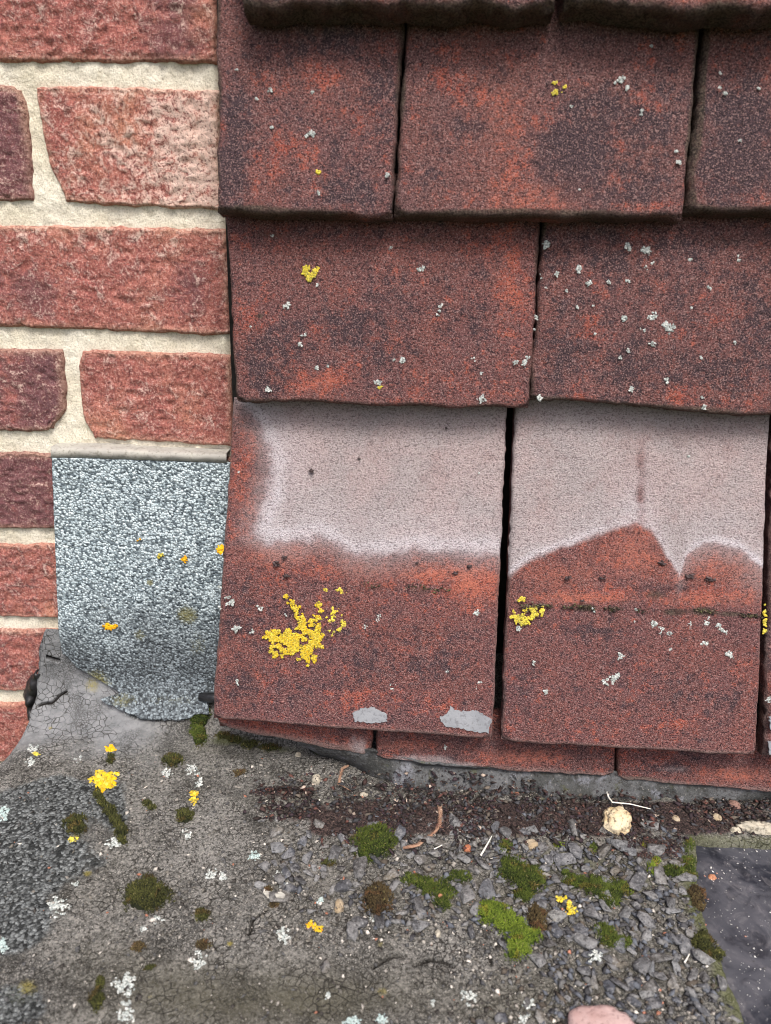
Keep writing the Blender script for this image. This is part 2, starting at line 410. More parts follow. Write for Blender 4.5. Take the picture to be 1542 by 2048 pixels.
PULL = {4: [(0, 1, .006, .002, .012)], 6: [(1, 1, -.010, .002, .010)], 7: [(0, 1, .006, 0, .008), (0, 0, .003, -.001, .006)], 3: [(1, 0, -.003, -.002, .006)]}
VV, FF, ED, A1, A2, A3 = [], [], [], [], [], []; off = 0
for i, (qd, pl, wh, orr) in enumerate(BRICKS):
    v, f, e = slab(qd, 0.0, .09, .0011, i+1, brick_relief, pull=PULL.get(i, ()))
    px, py = proj(v)
    VV.append(v); FF.append(f+off); off += len(v); ED.append(e*(.4+.8*vn(v, 60, 3)))
    a1 = np.full(len(v), pl); a2 = np.zeros(len(v)); a3 = np.full(len(v), orr)
    if i == 0: a1 += .45*ss(px, 250, 330)*ss(px, 420, 380)
    if i == 4: a2 = wh*(.9*ss(px, 150, 425))+.3+.5*(fbm(v*[1, 1, .3], 160, 3, 8)-.5)*ss(px, 200, 300); a1 -= .2
    if i == 5: a1 += .5*blob(px, py, [(70, 590, 60, 60, 1), (380, 580, 50, 60, 1), (10, 560, 40, 40, .5)]); a2 += .25*ss(py, 540, 460)
    if i == 6: a1 += .35*ss(px, 20, 90)
    A1.append(a1); A2.append(a2); A3.append(a3)
VV = np.vstack(VV); FF = np.vstack(FF)
wb = hitY(200, 1700, 0); wallroot = empty('brick_wall', (hitY(200, 700, 0)[0], 0.05, -.25))
tag(wallroot, 'rough red and plum brick wall with pale sandy mortar at the left', 'brick wall')
obj('bricks', VV, FF, MT['brick'], wallroot, attrs=dict(edge=np.concatenate(ED), plum=np.concatenate(A1), white=np.concatenate(A2), orange=np.concatenate(A3)))
# mortar: one sheet just behind the brick faces
xl, xr = hitY(-330, 700, 0)[0], hitY(452, 800, 0)[0]
zt, zb = hitY(200, -430, 0)[2], hitY(200, 1900, 0)[2]
nx, nz = 300, 620
U, V = np.meshgrid(np.linspace(0, 1, nx), np.linspace(0, 1, nz))
P = np.stack([xl+(xr-xl)*U, 0*U, zt+(zb-zt)*V], -1)
xedge = np.interp(P[..., 2], [hitY(450, 1400, 0)[2], hitY(453, 890, 0)[2], hitY(445, 560, 0)[2], hitY(424, 300, 0)[2], hitY(420, 0, 0)[2]],
                  [hitY(450, 1400, 0)[0], hitY(453, 890, 0)[0], hitY(442, 560, 0)[0], hitY(424, 300, 0)[0], hitY(418, 0, 0)[0]])
P[..., 0] = xl+(xedge-xl)*U+.0072*U
P[..., 1] = .0014-(fbm(P, 60, 4, 5)-.5)*.0022-(fbm(P, 300, 3, 8)-.5)*.0012-.0007*ss(fbm(P, 28, 3, 77), .52, .68)
fr = P.reshape(-1, 3); bk = fr.copy(); bk[:, 1] = .085
n = nx*nz; idx = np.arange(n).reshape(nz, nx)
loop = np.concatenate([idx[0, :], idx[1:, -1], idx[-1, -2::-1], idx[-2:0:-1, 0]])
back = fr[loop].copy(); back[:, 1] = .088
bi = n+np.arange(len(loop))
Vm = np.vstack([fr, back]); Fm = np.vstack([grid_faces(nx, nz, flip=True), np.stack([loop, np.roll(loop, -1), np.roll(bi, -1), bi], -1)])
edge_shade = np.concatenate([ss(P[..., 0], xedge+.000, xedge+.004).ravel(), np.zeros(len(loop))])  # shade next to the tiles, painted into the mortar colour
obj('mortar', Vm, Fm, MT['mortar'], wallroot, attrs=dict(green=edge_shade))
# dark board the tiles hang on
bx0 = xr+.0055; bx1 = hitY(2300, 800, 0)[0]; zt2 = hitY(800, -700, 0)[2]
bv = [(x, y, z) for x in (bx0, bx1) for y in (-.005, .08) for z in (-.05, zt2)]
tag(obj('backing_board', bv, [(0, 1, 3, 2), (4, 6, 7, 5), (0, 4, 5, 1), (2, 3, 7, 6), (0, 2, 6, 4), (1, 5, 7, 3)], MT['dark'], smooth=False),
    'black backing board seen through the open gap between the two bottom tiles', 'backing board')

# ================================================================== TILES
TILE_T = .0115
ROWS = {  # top px y, bottom px y, Y top, Y bottom (at px x 900)
    0: (-360, 20, -.033, -.0495), 1: (45, 432, -.033, -.0495), 2: (450, 815, -.033, -.0485),
    3: (826, 1468, -.033, -.078), 4: (1320, 1535, -.050, -.064)}
PLANE = {}
for r, (yt, yb, Yt, Yb) in ROWS.items():
    A = hitY(900, yb, Yb); B = hitY(900, yt, Yt); B[0] = A[0]
    d = B-A; n = np.cross(np.array([1., 0, 0]), d); n /= np.linalg.norm(n)
    if n[1] > 0: n = -n
    PLANE[r] = (A, n)
def make_tile(name, row, quad, seed, *, up_ext=.02, tilt=0., red=(), dark=(), olive=(), bright=(), stain=None, edge_olive=.5, er=.0028, rag=.001, redb=0., darkb=0.):
    TT = (.019, .0145)[row] if row < 2 else TILE_T
    p0, n = PLANE[row]; p0 = p0.copy(); p0 = p0+n*(-.0006*(seed % 3)+(.005 if row == 0 else 0))
    c = [hitP(*q, p0, n) for q in quad]
    up = (c[0]-c[3])/np.linalg.norm(c[0]-c[3]); up2 = (c[1]-c[2])/np.linalg.norm(c[1]-c[2])
    c[0] = c[0]+up*up_ext; c[1] = c[1]+up2*up_ext
    c = [k+n*(tilt*(1 if j in (1, 2) else -1)) for j, k in enumerate(c)]
    wU = np.linalg.norm(c[1]-c[0]); wV = np.linalg.norm(c[3]-c[0])
    res = .0009; nu = max(30, int(wU/res)); nv = max(30, int(wV/res))
    U, V = np.meshgrid(spaced(nu, .03, 7), spaced(nv, .04, 7))
    P = ((1-U)*(1-V))[..., None]*c[0]+(U*(1-V))[..., None]*c[1]+(U*V)[..., None]*c[2]+((1-U)*V)[..., None]*c[3]
    ax = (c[1]-c[0])/wU; ay = (c[3]-c[0])/wV
    su = (.5-U)*2; sv = (.5-V)*2
    P = P+ax*((fbm(P, 70, 5, seed, .6)-.5)*4*rag*np.abs(su)**5)[..., None]+ay*((fbm(P, 60, 5, seed+3, .6)-.5)*5*rag*np.abs(sv)**5)[..., None]
    du = np.minimum(U, 1-U)*wU; dv = (1-V)*wV
    # rounded bottom corners
    dn = np.minimum(du, dv); rr = er*(.6+.8*fbm(P, 90, 3, seed+8))
    t = np.clip(1-dn/rr, 0, 1); inset = rr*(1-np.sqrt(np.clip(1-t*t, 0, 1)))
    nz_ = (fbm(P, 700, 2, seed+1)-.5)*.0007+(fbm(P, 25, 3, seed+2)-.5)*.0015+(np.sin(np.pi*U)-1)*.0012
    corner = np.clip(1-du/.006, 0, 1)*np.clip(1-dv/.006, 0, 1)
    front = P+n*(nz_-inset-corner*.002)[..., None]+ay*(-corner*.002)[..., None]
    m0 = nu*nv; idx = np.arange(m0).reshape(nv, nu)
    loop = np.concatenate([idx[0, :], idx[1:, -1], idx[-1, -2::-1], idx[-2:0:-1, 0]])
    fr = front.reshape(-1, 3)
    rings = [fr]; prev = loop; faces = [grid_faces(nu, nv, flip=True)]; base = m0; lv = P.reshape(-1, 3)[loop]
    for kk, dd in enumerate((.4, .7, 1.0)):
        wobl = ((vn(lv*1.0+kk, 260, seed+40)-.5)*(.004 if row == 0 else .0014))[:, None]
        isb = (dv.ravel()[loop] < 1e-6)[:, None]
        ring = lv-n*TT*dd+wobl*np.where(isb, ay, ax)*(1 if dd < 1 else 0)
        rings.append(ring); bi = base+np.arange(len(loop))
        faces.append(np.stack([prev, np.roll(prev, -1), np.roll(bi, -1), bi], -1)); prev = bi; base += len(loop)
    # back face as a fan-free grid: reuse coarse centre
    cen = ring.mean(0)[None]; rings.append(cen)
    V_ = np.vstack(rings); tri = np.stack([prev, np.roll(prev, -1), np.full(len(prev), base), np.full(len(prev), base)], -1)
    quads = np.vstack(faces)
    px, py = proj(V_)
    at = dict(red=redb+blob(px, py, red), dark=darkb+blob(px, py, dark), bright=blob(px, py, bright))
    ol = blob(px, py, olive)
    k_edge = np.zeros(len(V_)); k_edge[:m0] = ss(1-dn.ravel()/.005, 0, 1); k_edge[m0:] = 1
    at['olive'] = ol+edge_olive*k_edge*(.3+1.0*vn(V_, 55, seed+60)); at['pale'] = np.zeros(len(V_)); at['pale'][:m0] = (ss(1-dv/.004, 0, .8)*(.3+.9*vn(P, 45, seed))).ravel()*(.9 if row >= 3 else .15)+(np.exp(-(du/.0009)**2)*.5).ravel()*(row == 3)
    S, RIM = stain(px, py, V_) if stain else (np.zeros(len(V_)), np.zeros(len(V_)))
    S[m0:] = 0
    at['stain'] = S; at['rim'] = RIM
    fl = [tuple(q) for q in quads] if False else quads
    root = obj(name, V_, np.vstack([quads, tri]) if False else quads, MT['tile'], attrs=at)
    return root, (p0, n, seed)
def stainA(px, py, V):
    nz = (fbm(V, 60, 4, 3)-.5)
    bx = np.interp(py, [800, 860, 920, 1000, 1050, 1100, 1300], [478, 520, 545, 532, 512, 505, 480])
    by = np.interp(px, [400, 500, 540, 600, 640, 700, 720, 790, 830, 900, 960, 1010], [1030, 1060, 1085, 1075, 1075, 1108, 1112, 1108, 1102, 1100, 1108, 1112])
    d = np.minimum(px-bx, by-py)+nz*26
    S = ss(d+(fbm(V, 220, 3, 13)-.5)*26, -26, 18); S = np.maximum(S, .45*ss(d, -60, 0)*(.4+fbm(V, 90, 3, 12)))
    rim = np.exp(-((d-12)/18)**2)*(2.0*fbm(V, 30, 3, 9)-.05)+.35*np.exp(-((d-40)/45)**2)
    return S, np.clip(rim, 0, 1)
def stainB(px, py, V):
    nz = (fbm(V, 60, 4, 31)-.5)
    by = np.interp(px, [1000, 1020, 1060, 1120, 1180, 1230, 1275, 1305, 1325, 1345, 1360, 1372, 1390, 1430, 1480, 1515, 1545],
                   [1165, 1150, 1118, 1094, 1078, 1060, 1050, 1068, 1098, 1132, 1156, 1118, 1100, 1088, 1098, 1128, 1150])
    d = by-py+nz*16
    S = ss(d+(fbm(V, 220, 3, 14)-.5)*16, -9, 9)
    j = np.exp(-((px-1280)/8)**2)*(ss(py, 960, 985)*ss(py, 1010, 1000)+.55*ss(py, 1000, 1060)*ss(py, 1075, 1040)*0+.6*ss(py, 900, 915)*ss(py, 945, 930))
    S = S*(1-.75*j); S = S*(1-.35*np.exp(-((px-1283)/9)**2)*ss(py, 850, 900))
    rim = np.exp(-((d-8)/10)**2)*(1.9*fbm(V, 34, 3, 19)-.2)+.25*np.exp(-((d-25)/40)**2)+.4*np.exp(-(((px-1275)/30)**2+((py-1020)/60)**2))
    S = np.maximum(S, .45*ss(d, -60, 0)*ss(px, 1330, 1380)); S = np.maximum(S, .4*ss(px, 1440, 1540)*ss(py, 1225, 1150))
    return S, rim
TILES = {}
def T(key, row, quad, label, **kw):
    o, info = make_tile('hung_tile', row, quad, len(TILES)+1, **kw)
    tag(o, label, 'wall tile', 'clay tiles hung on the wall'); TILES[key] = (o, info); return o
T('t0a', 0, [(444, -360), (1128, -360), (1113, 10), (478, 6)], 'top left wall tile, only its mossy lower edge in view, above the narrow tile', rag=.0016, edge_olive=.75, er=.004, darkb=.25)
T('t0b', 0, [(1138, -360), (1790, -360), (1765, 24), (1128, 8)], 'top right wall tile with a ragged chipped lower edge along the top of the picture', rag=.0022, edge_olive=.75, er=.004, darkb=.3, bright=[(1450, -10, 200, 20, .6)])
T('t1a', 1, [(430, 30), (807, 42), (783, 430), (434, 424)], 'narrow cut wall tile beside the brick wall with one tiny yellow lichen dot', edge_olive=.5, up_ext=.025,
  darkb=.1, red=[(600, 140, 80, 40, .5), (560, 300, 90, 60, .5), (720, 240, 60, 60, .3), (500, 170, 50, 40, .3)], dark=[(465, 330, 35, 110, .9), (690, 390, 90, 40, .5), (660, 80, 90, 40, .4), (760, 200, 40, 120, .4), (480, 210, 30, 30, .5)], olive=[(640, 60, 200, 30, .35), (520, 420, 60, 14, .5), (480, 120, 60, 60, .25)])
T('t1b', 1, [(813, 42), (1405, 50), (1369, 434), (787, 428)], 'wide wall tile half red, half sooty, with five small yellow lichen dots', up_ext=.025, edge_olive=.6,
  red=[(960, 170, 130, 90, .45), (1030, 380, 80, 60, .7), (1020, 270, 60, 60, .5), (1330, 150, 60, 60, .35), (1330, 410, 60, 16, .8), (870, 110, 40, 50, .3)],
  dark=[(1200, 250, 110, 80, .8), (1140, 330, 70, 100, .7), (1260, 380, 100, 50, .6), (1320, 240, 70, 90, .35), (935, 262, 40, 25, .7), (860, 350, 50, 40, .4)], bright=[(1060, 410, 110, 50, .45), (1010, 250, 60, 110, .25)], olive=[(1240, 60, 250, 22, .3), (1050, 425, 180, 10, .6), (1120, 190, 60, 20, .2)])
T('t1c', 1, [(1412, 52), (2000, 62), (1960, 436), (1372, 418)], 'dark sooty wall tile cut off by the right border, with a crusty grey left edge', up_ext=.025, tilt=.0005, edge_olive=.85,
  red=[(1500, 100, 60, 40, .3), (1490, 390, 30, 20, .5)], dark=[(1500, 300, 90, 120, .9), (1440, 350, 60, 60, .6), (1480, 200, 80, 60, .5), (1700, 250, 100, 100, .7)], olive=[(1400, 200, 14, 150, .5), (1470, 80, 80, 30, .3), (1385, 400, 14, 30, .5)])
T('t2a', 2, [(450, 440), (1084, 450), (1059, 818), (470, 803)], 'second-row wall tile beside the bricks, flaked orange with one yellow lichen patch', up_ext=.025, edge_olive=.45,
  red=[(640, 760, 60, 40, .95), (500, 640, 50, 40, .5), (560, 480, 120, 30, .3), (1020, 580, 40, 130, .6), (840, 790, 90, 20, .5), (720, 590, 70, 40, .45), (940, 760, 60, 40, .4), (960, 520, 60, 60, .3)],
  dark=[(700, 640, 110, 40, .6), (560, 700, 80, 50, .65), (750, 710, 90, 40, .5), (530, 770, 40, 40, .6), (920, 620, 80, 60, .35), (700, 470, 180, 14, .3), (800, 560, 60, 50, .3)], bright=[(640, 765, 40, 26, .5), (1020, 590, 30, 90, .25)],
  olive=[(850, 480, 60, 12, .4), (540, 470, 60, 12, .4), (520, 632, 9, 6, .8)])
T('t2b', 2, [(1086, 450), (1710, 460), (1675, 840), (1060, 798)], 'second-row wall tile at right dotted with many pale grey lichen spots', up_ext=.025, edge_olive=.6, tilt=.0003, redb=-.05,
  red=[(1190, 620, 40, 60, .35), (1330, 590, 70, 60, .3), (1270, 470, 90, 20, .4), (1370, 790, 40, 30, .7), (1470, 800, 80, 40, .6), (1150, 800, 60, 12, .7), (1440, 620, 60, 50, .3)],
  darkb=.15, dark=[(1130, 700, 60, 80, .5), (1260, 730, 60, 60, .5), (1440, 740, 90, 40, .5), (1510, 640, 50, 80, .5), (1220, 520, 70, 50, .4), (1340, 490, 60, 30, .4)], olive=[(1450, 480, 100, 20, .3), (1200, 466, 100, 12, .3), (1250, 818, 180, 10, .5)])
T('t3a', 3, [(464, 798), (1015, 812), (985, 1480), (422, 1442)], 'long bottom tile by the felt with grey salt bloom and big yellow lichen', up_ext=.001, stain=stainA, edge_olive=.25, tilt=.001, rag=.0005,
  red=[(490, 950, 34, 140, .9), (900, 1150, 110, 40, .9), (600, 1140, 120, 30, .5), (830, 1240, 120, 50, .25), (560, 1420, 120, 20, .3), (700, 1380, 60, 30, .3), (960, 1180, 40, 50, .7), (780, 1400, 120, 30, .3)],
  dark=[(600, 1250, 150, 60, .35), (540, 1370, 130, 40, .4), (760, 1330, 130, 60, .35), (470, 1240, 60, 80, .3), (900, 1300, 80, 60, .3)],
  bright=[(950, 1170, 50, 36, 1.0), (870, 1145, 100, 18, .7), (560, 1110, 90, 24, .7), (700, 1140, 100, 16, .4), (480, 960, 26, 90, .25)], olive=[(760, 1176, 50, 12, .3), (840, 1182, 40, 14, .35), (560, 1165, 90, 4, .3), (470, 1180, 20, 20, .25)])
T('t3b', 3, [(1031, 828), (1542, 838), (1515, 1514), (1004, 1488)], 'long bottom tile right of the open gap, its salt bloom ending in two humps', up_ext=.02, stain=stainB, edge_olive=.25, tilt=.001, rag=.0005,
  red=[(1200, 1190, 140, 22, .9), (1420, 1190, 100, 22, .9), (1150, 1130, 100, 40, .5), (1430, 1130, 90, 40, .5), (1200, 1450, 220, 30, .4)],
  dark=[(1050, 1370, 50, 60, .35), (1290, 1370, 90, 50, .3), (1420, 1400, 80, 40, .35), (1190, 1260, 120, 24, .4), (1330, 1180, 50, 16, .6)],
  bright=[(1160, 1196, 90, 14, .9), (1420, 1196, 90, 14, .9), (1270, 1100, 70, 60, .7), (1120, 1150, 90, 30, .45), (1450, 1140, 90, 36, .6)], olive=[(1090, 1212, 30, 6, .5), (1170, 1215, 24, 9, .8), (1230, 1218, 30, 6, .5), (1350, 1224, 30, 9, .8), (1405, 1222, 22, 10, .9), (1460, 1228, 34, 7, .7), (1510, 1232, 20, 5, .5), (1310, 1190, 30, 14, .5)])
T('t3c', 3, [(1553, 842), (2060, 852), (2035, 1536), (1533, 1520)], 'bottom tile at the right border, only a sliver of its left edge in view', up_ext=.02, edge_olive=.4, tilt=.001, dark=[(1550, 1300, 60, 200, .4)])
def stainU(px, py, V):
    b = blob(px, py, [(840, 1518, 70, 12, .9), (920, 1532, 60, 10, .8), (715, 1490, 24, 26, .9), (1350, 1538, 60, 10, .5), (1120, 1550, 60, 8, .3)])
    return ss(b*(.5+fbm(V, 300, 3, 7)), .3, .8)*.8, np.zeros(len(px))
def TU(key, quad, label, **kw):
    o, info = make_tile('eaves_tile', 4, quad, len(TILES)+1, up_ext=.002, er=.0022, rag=.0009, edge_olive=.45, stain=stainU, **kw)
    tag(o, label, 'eaves tile', 'short eaves tiles under the bottom row'); TILES[key] = (o, info)
TU('u1', [(428, 1415), (748, 1430), (743, 1515), (436, 1455)], 'leftmost short eaves tile, tapering out under the bottom tile beside the moss', redb=.45, dark=[(600, 1480, 60, 20, .3)], bright=[(715, 1495, 30, 20, .8), (560, 1470, 120, 16, .4)])
TU('u2', [(752, 1428), (1236, 1446), (1230, 1558), (750, 1521)], 'middle short eaves tile running under the open gap, grey bloom along its foot', redb=.4, dark=[(850, 1520, 80, 12, .7), (950, 1545, 60, 12, .5)], bright=[(1050, 1515, 80, 16, .8), (820, 1490, 60, 12, .5)])
TU('u3', [(1241, 1446), (1730, 1466), (1722, 1598), (1237, 1562)], 'rightmost short eaves tile with a blackened face, ending at the right border', redb=.35, dark=[(1330, 1535, 70, 14, .8)], bright=[(1470, 1550, 80, 16, .8)], olive=[(1280, 1560, 40, 8, .6)])

# ================================================================== FELT ROOF
RC = .035; YW = -.0085; YC = YW-RC
def sdf(p):
    y, z = p[..., 1], p[..., 2]
    return np.where(y < YC, z, np.where(z > RC, YW-y, RC-np.hypot(y-YC, z-RC)))
def hit_roof(px, py):
    d = ray(px, py); a = np.full(d.shape[:-1], .05); b = np.full(d.shape[:-1], 1.5)
    for _ in range(26):
        m = (a+b)/2; o = sdf(CAM+d*m[..., None]) > 0
        a = np.where(o, m, a); b = np.where(o, b, m)
    p = CAM+d*a[..., None]
    y, z = p[..., 1], p[..., 2]
    t = np.where(y < YC, y-YC, np.where(z > RC, RC*math.pi/2+z-RC, RC*np.arctan2(y-YC, RC-z)))
    return p, t
def prof(t):
    a = np.clip(t/RC, 0, math.pi/2); tv = np.maximum(t-RC*math.pi/2, 0); tf = np.minimum(t, 0)
    return YC+RC*np.sin(a)+tf, RC-RC*np.cos(a)+tv, -np.sin(a), np.cos(a)   # Y, z, nY, nz
SHEET = [(1392, 1680), (1391, 1740), (1398, 1800), (1412, 1850), (1432, 1900), (1452, 1950), (1470, 2000), (1488, 2048), (1530, 2160), (1620, 2400)]
shp = [hitZ(x, y, 0)[:2] for x, y in SHEET]
def sheet_in(X, Y):
    xe = np.interp(Y, [p[1] for p in shp][::-1], [p[0] for p in shp][::-1])
    d1 = X-xe; d2 = shp[0][1]-Y
    return np.minimum(d1, d2)       # >0 inside the sheet
CR = [[(498, 1868), (505, 1845), (520, 1830), (536, 1815)], [(748, 1936), (768, 1922), (788, 1914), (806, 1912)], [(830, 1930), (862, 1920), (885, 1924), (905, 1934)],
      [(978, 1905), (977, 1930)], [(1322, 1990), (1334, 2012)], [(130, 1382), (100, 1405), (78, 1412)], [(85, 1313), (118, 1322)]]
def seg_d(px, py, pts):
    r = np.full_like(px, 1e9)
    for (a, b) in zip(pts[:-1], pts[1:]):
        ax, ay = a; bx, by = b; L = (bx-ax)**2+(by-ay)**2
        t = np.clip(((px-ax)*(bx-ax)+(py-ay)*(by-ay))/L, 0, 1)
        r = np.minimum(r, np.hypot(px-ax-t*(bx-ax), py-ay-t*(by-ay)))
    return r
EDGE = [(92, 1256), (84, 1300), (80, 1345), (78, 1385), (66, 1425), (45, 1470), (20, 1508), (0, 1530), (-60, 1610), (-150, 1760), (-260, 2048)]
eh = [hit_roof(*e) for e in EDGE]
et = [float(h[1]) for h in eh][::-1]; ex = [float(h[0][0]) for h in eh][::-1]
t_top = float(hit_roof(110, 1258)[1])
tt = np.concatenate([np.linspace(-.42, -.2, 40, endpoint=False), np.linspace(-.2, t_top, 430)])
xr_roof = hitZ(1542, 2048, 0)[0]+.25
nu = 640
uu = np.concatenate([np.linspace(0, .78, 570, endpoint=False), np.linspace(.78, 1, 70)])
Tm, Um = np.meshgrid(tt, uu, indexing='ij')
XL = np.interp(Tm, et, ex)+(fbm(np.stack([Tm, 0*Tm, 0*Tm], -1), 80, 3, 4)-.5)*.003
X = XL+(xr_roof-XL)*Um
def roof_h(X, Tm):
    q = np.stack([X, Tm, 0*X], -1)
    h = (fbm(q, 14, 3, 51)-.5)*.0045+(fbm(q, 90, 4, 52, .6)-.5)*.0022
    h = h+(fbm(q, 500, 2, 57)-.5)*.0006
    return h
def roof_point(px, py, lift=0.):
    p, t = hit_roof(px, py)
    h = roof_h(p[..., 0], t)+lift
    y, z, ny, nz = prof(t)
    return np.stack([p[..., 0], y+ny*h, z+nz*h], -1), np.stack([0*ny, ny, nz], -1)
Y, Z, NY, NZ = prof(Tm)
hgt = roof_h(X, Tm)
pp = np.stack([X, Y, Z], -1); px, py = proj(pp.reshape(-1, 3)); px = px.reshape(X.shape); py = py.reshape(X.shape)
crm = np.zeros_like(px)
for c in CR:
    d = seg_d(px+(vn(pp, 150, 3)-.5)*8, py+(vn(pp, 150, 4)-.5)*8, c); crm = np.maximum(crm, ss(d, 4.5, 1.0))
hgt = hgt-crm*.0025
si = sheet_in(X, Y)+(fbm(pp, 90, 3, 71)-.5)*.004
hgt = hgt-.009*ss(si, -.0005, .0015)+.0012*np.exp(-((si+.004)/.004)**2)
# mounded debris against the wall
q3 = np.stack([X, Tm, 0*X], -1)
soil = ss(py, 1590, 1625)*ss(py, 1720-60*(fbm(q3, 40, 3, 61)), 1655)*ss(px+(fbm(q3, 60, 3, 63)-.5)*120, 480, 640)*(.45+.65*ss(fbm(q3, 45, 3, 62), .35, .6))
soil = np.maximum(soil, .8*blob(px, py, [(780, 1640, 60, 30, .9), (1320, 1700, 60, 26, .9), (1250, 1650, 90, 22, .6), (570, 1590, 60, 14, .8)]))
soil = np.clip(soil, 0, 1)
hgt = hgt+soil*.002
PP = np.stack([X, Y+NY*hgt, Z+NZ*hgt], -1)
edge_gr = ss(-(si)/.012, 1, 0)*(si < .002)
gn = fbm(q3, 30, 4, 81)-.5
gran = ss(blob(px, py, [(40, 1690, 150, 110, 1.2), (140, 1590, 90, 45, 1.1), (20, 1850, 110, 60, 1.1), (30, 2010, 90, 60, .9), (230, 1620, 30, 60, .5), (320, 1425, 110, 26, .8)])+gn*.9, .42, .62)
gran *= 1-ss(py, 1545, 1520)*ss(px, 260, 200)
smooth = ss(1520-py+(gn*90), -20, 60)*ss(px, 420, 240)
green = blob(px, py, [(1120, 1720, 120, 34, .55), (1300, 1760, 120, 50, .4), (1400, 1830, 60, 50, .4), (1440, 1990, 60, 90, .35), (40, 1990, 60, 40, .4), (560, 1990, 160, 60, .25), (860, 1980, 120, 60, .25), (420, 1530, 60, 30, .3), (1100, 1600, 60, 30, .5), (1350, 1590, 120, 30, .4), (460, 1480, 60, 14, .7), (560, 1500, 70, 12, .5)])
green += edge_gr*.5
yellow = blob(px, py, [(55, 1975, 30, 26, .6), (185, 1370, 24, 26, .55), (175, 1745, 14, 10, .7), (150, 1675, 16, 10, .6), (460, 1890, 9, 9, .8), (760, 1890, 12, 16, .5), (765, 1985, 20, 16, .5), (100, 1455, 8, 6, .6), (300, 1995, 14, 10, .4), (630, 1870, 22, 9, .35)])
tone = np.clip(blob(px, py, [(1150, 1780, 260, 120, .45), (1250, 1950, 220, 90, .35), (450, 2000, 300, 80, .75), (700, 2000, 200, 60, .45), (200, 1930, 150, 60, .3), (940, 1900, 90, 50, -.2), (1050, 2010, 150, 40, .25), (460, 1500, 90, 20, .4), (650, 1600, 200, 20, .3)])+(fbm(q3, 18, 3, 91)-.5)*.5, 0, .8)
roofroot = empty('felt_roof', (float(hitZ(700, 1900, 0)[0]), -.2, -.02))
tag(roofroot, 'crazed grey brown felt flat roof below the tiles, lichen and moss growing on it', 'flat roof')
n = X.size; idx = np.arange(n).reshape(X.shape)
Vr = PP.reshape(-1, 3); Fr = grid_faces(nu, len(tt))
# turned-down left edge
lw = idx[:, 0]; lv = Vr[lw]; rg = [Vr]; base = n; prev = lw; fs = [Fr]
for dx, dz in ((-.002, -.003), (-.003, -.02), (-.003, -.07)):
    ring = lv+np.array([dx, 0, dz]); ring[:, 1] = np.minimum(ring[:, 1], -.0025); rg.append(ring); bi = base+np.arange(len(lw))
    fs.append(np.stack([prev[:-1], prev[1:], bi[1:], bi[:-1]], -1)); prev = bi; base += len(lw)
Vr = np.vstack(rg); ex_ = base-n
pad = lambda a, v=0.: np.concatenate([a.ravel(), np.full(ex_, v)])
obj('felt_sheet', Vr, np.vstack(fs), MT['roof'], roofroot, attrs=dict(gran=pad(gran), smooth=pad(smooth, 1), green=pad(green), soil=pad(soil), crack=pad(crm), yellow=pad(yellow), tone=pad(tone)))
def roof_patch(name, outline_fn, xs, ys, lift, mat, parent, thick=.0022, attrs_fn=None, rag=6):
    """sheet hugging the roof profile between pixel columns xs and per-column pixel rows (top,bottom)"""
    nxp, nyp = 240, 320
    xp = np.linspace(xs[0], xs[1], nxp); top = np.interp(xp, *ys[0]); bot = np.interp(xp, *ys[1])
    XX, JJ = np.meshgrid(xp, np.linspace(0, 1, nyp)); b_ = bot+(fbm(np.stack([xp, 3+0*xp, 9+0*xp], -1), .03, 4, 5)-.5)*rag
    YY = top+(b_-top)*JJ; I_ = np.linspace(0, 1, nxp)[None, :]
    p, t = hit_roof(XX+outline_fn(YY)*(1-I_), YY); yy, zz, ny, nz = prof(t)
    l = np.full(XX.shape, lift); l[0] -= .002; l[-1] -= .002; l[:, 0] -= .002; l[:, -1] -= .002
    G = np.stack([p[..., 0], yy+ny*l, zz+nz*l], -1); N = np.stack([0*ny, ny, nz], -1)
    q = G.reshape(-1, 3)
    G += N*(((fbm(q, 18, 3, 66)-.5)*.003+(fbm(q, 400, 2, 67)-.5)*.0009).reshape(nyp, nxp, 1))
    V_ = G.reshape(-1, 3); pxx, pyy = proj(V_)
    return obj(name, V_, grid_faces(nxp, nyp, flip=True), mat, parent, attrs=attrs_fn(pxx, pyy, V_) if attrs_fn else None)
def up_attr(px, py, V):
    w = ss(py+(fbm(V, 25, 3, 5)-.5)*260, 1120, 1360)  # darker towards the foot of the upstand, broken up by noise
    ol = blob(px, py, [(375, 1230, 26, 22, .7), (280, 1270, 20, 18, .5), (300, 1165, 9, 8, .8), (190, 1370, 40, 40, .7), (395, 1290, 30, 40, .4), (340, 1200, 40, 30, .2), (350, 1400, 80, 20, .35), (205, 1215, 14, 10, .3)])
    return dict(dark_mix=w, olive=ol)
roof_patch('felt_upstand', lambda y: np.interp(y, [900, 1150, 1260, 1330, 1400], [0, 9, 14, 26, 80]), (106, 462),
           (([106, 462], [912, 924]), ([106, 200, 300, 400, 462], [1300, 1395, 1400, 1392, 1400])), .003, MT['up'], roofroot, attrs_fn=up_attr, rag=22)
roof_patch('felt_lap', lambda y: 0*y, (205, 420), (([205, 300, 420], [1398, 1366, 1356]), ([205, 260, 330, 420], [1402, 1432, 1448, 1428])), .0052, MT['up'], roofroot, attrs_fn=lambda px, py, V: dict(dark_mix=np.full(len(V), 1.), olive=blob(px, py, [(350, 1400, 90, 20, .35), (240, 1400, 40, 30, .4)])), rag=26)
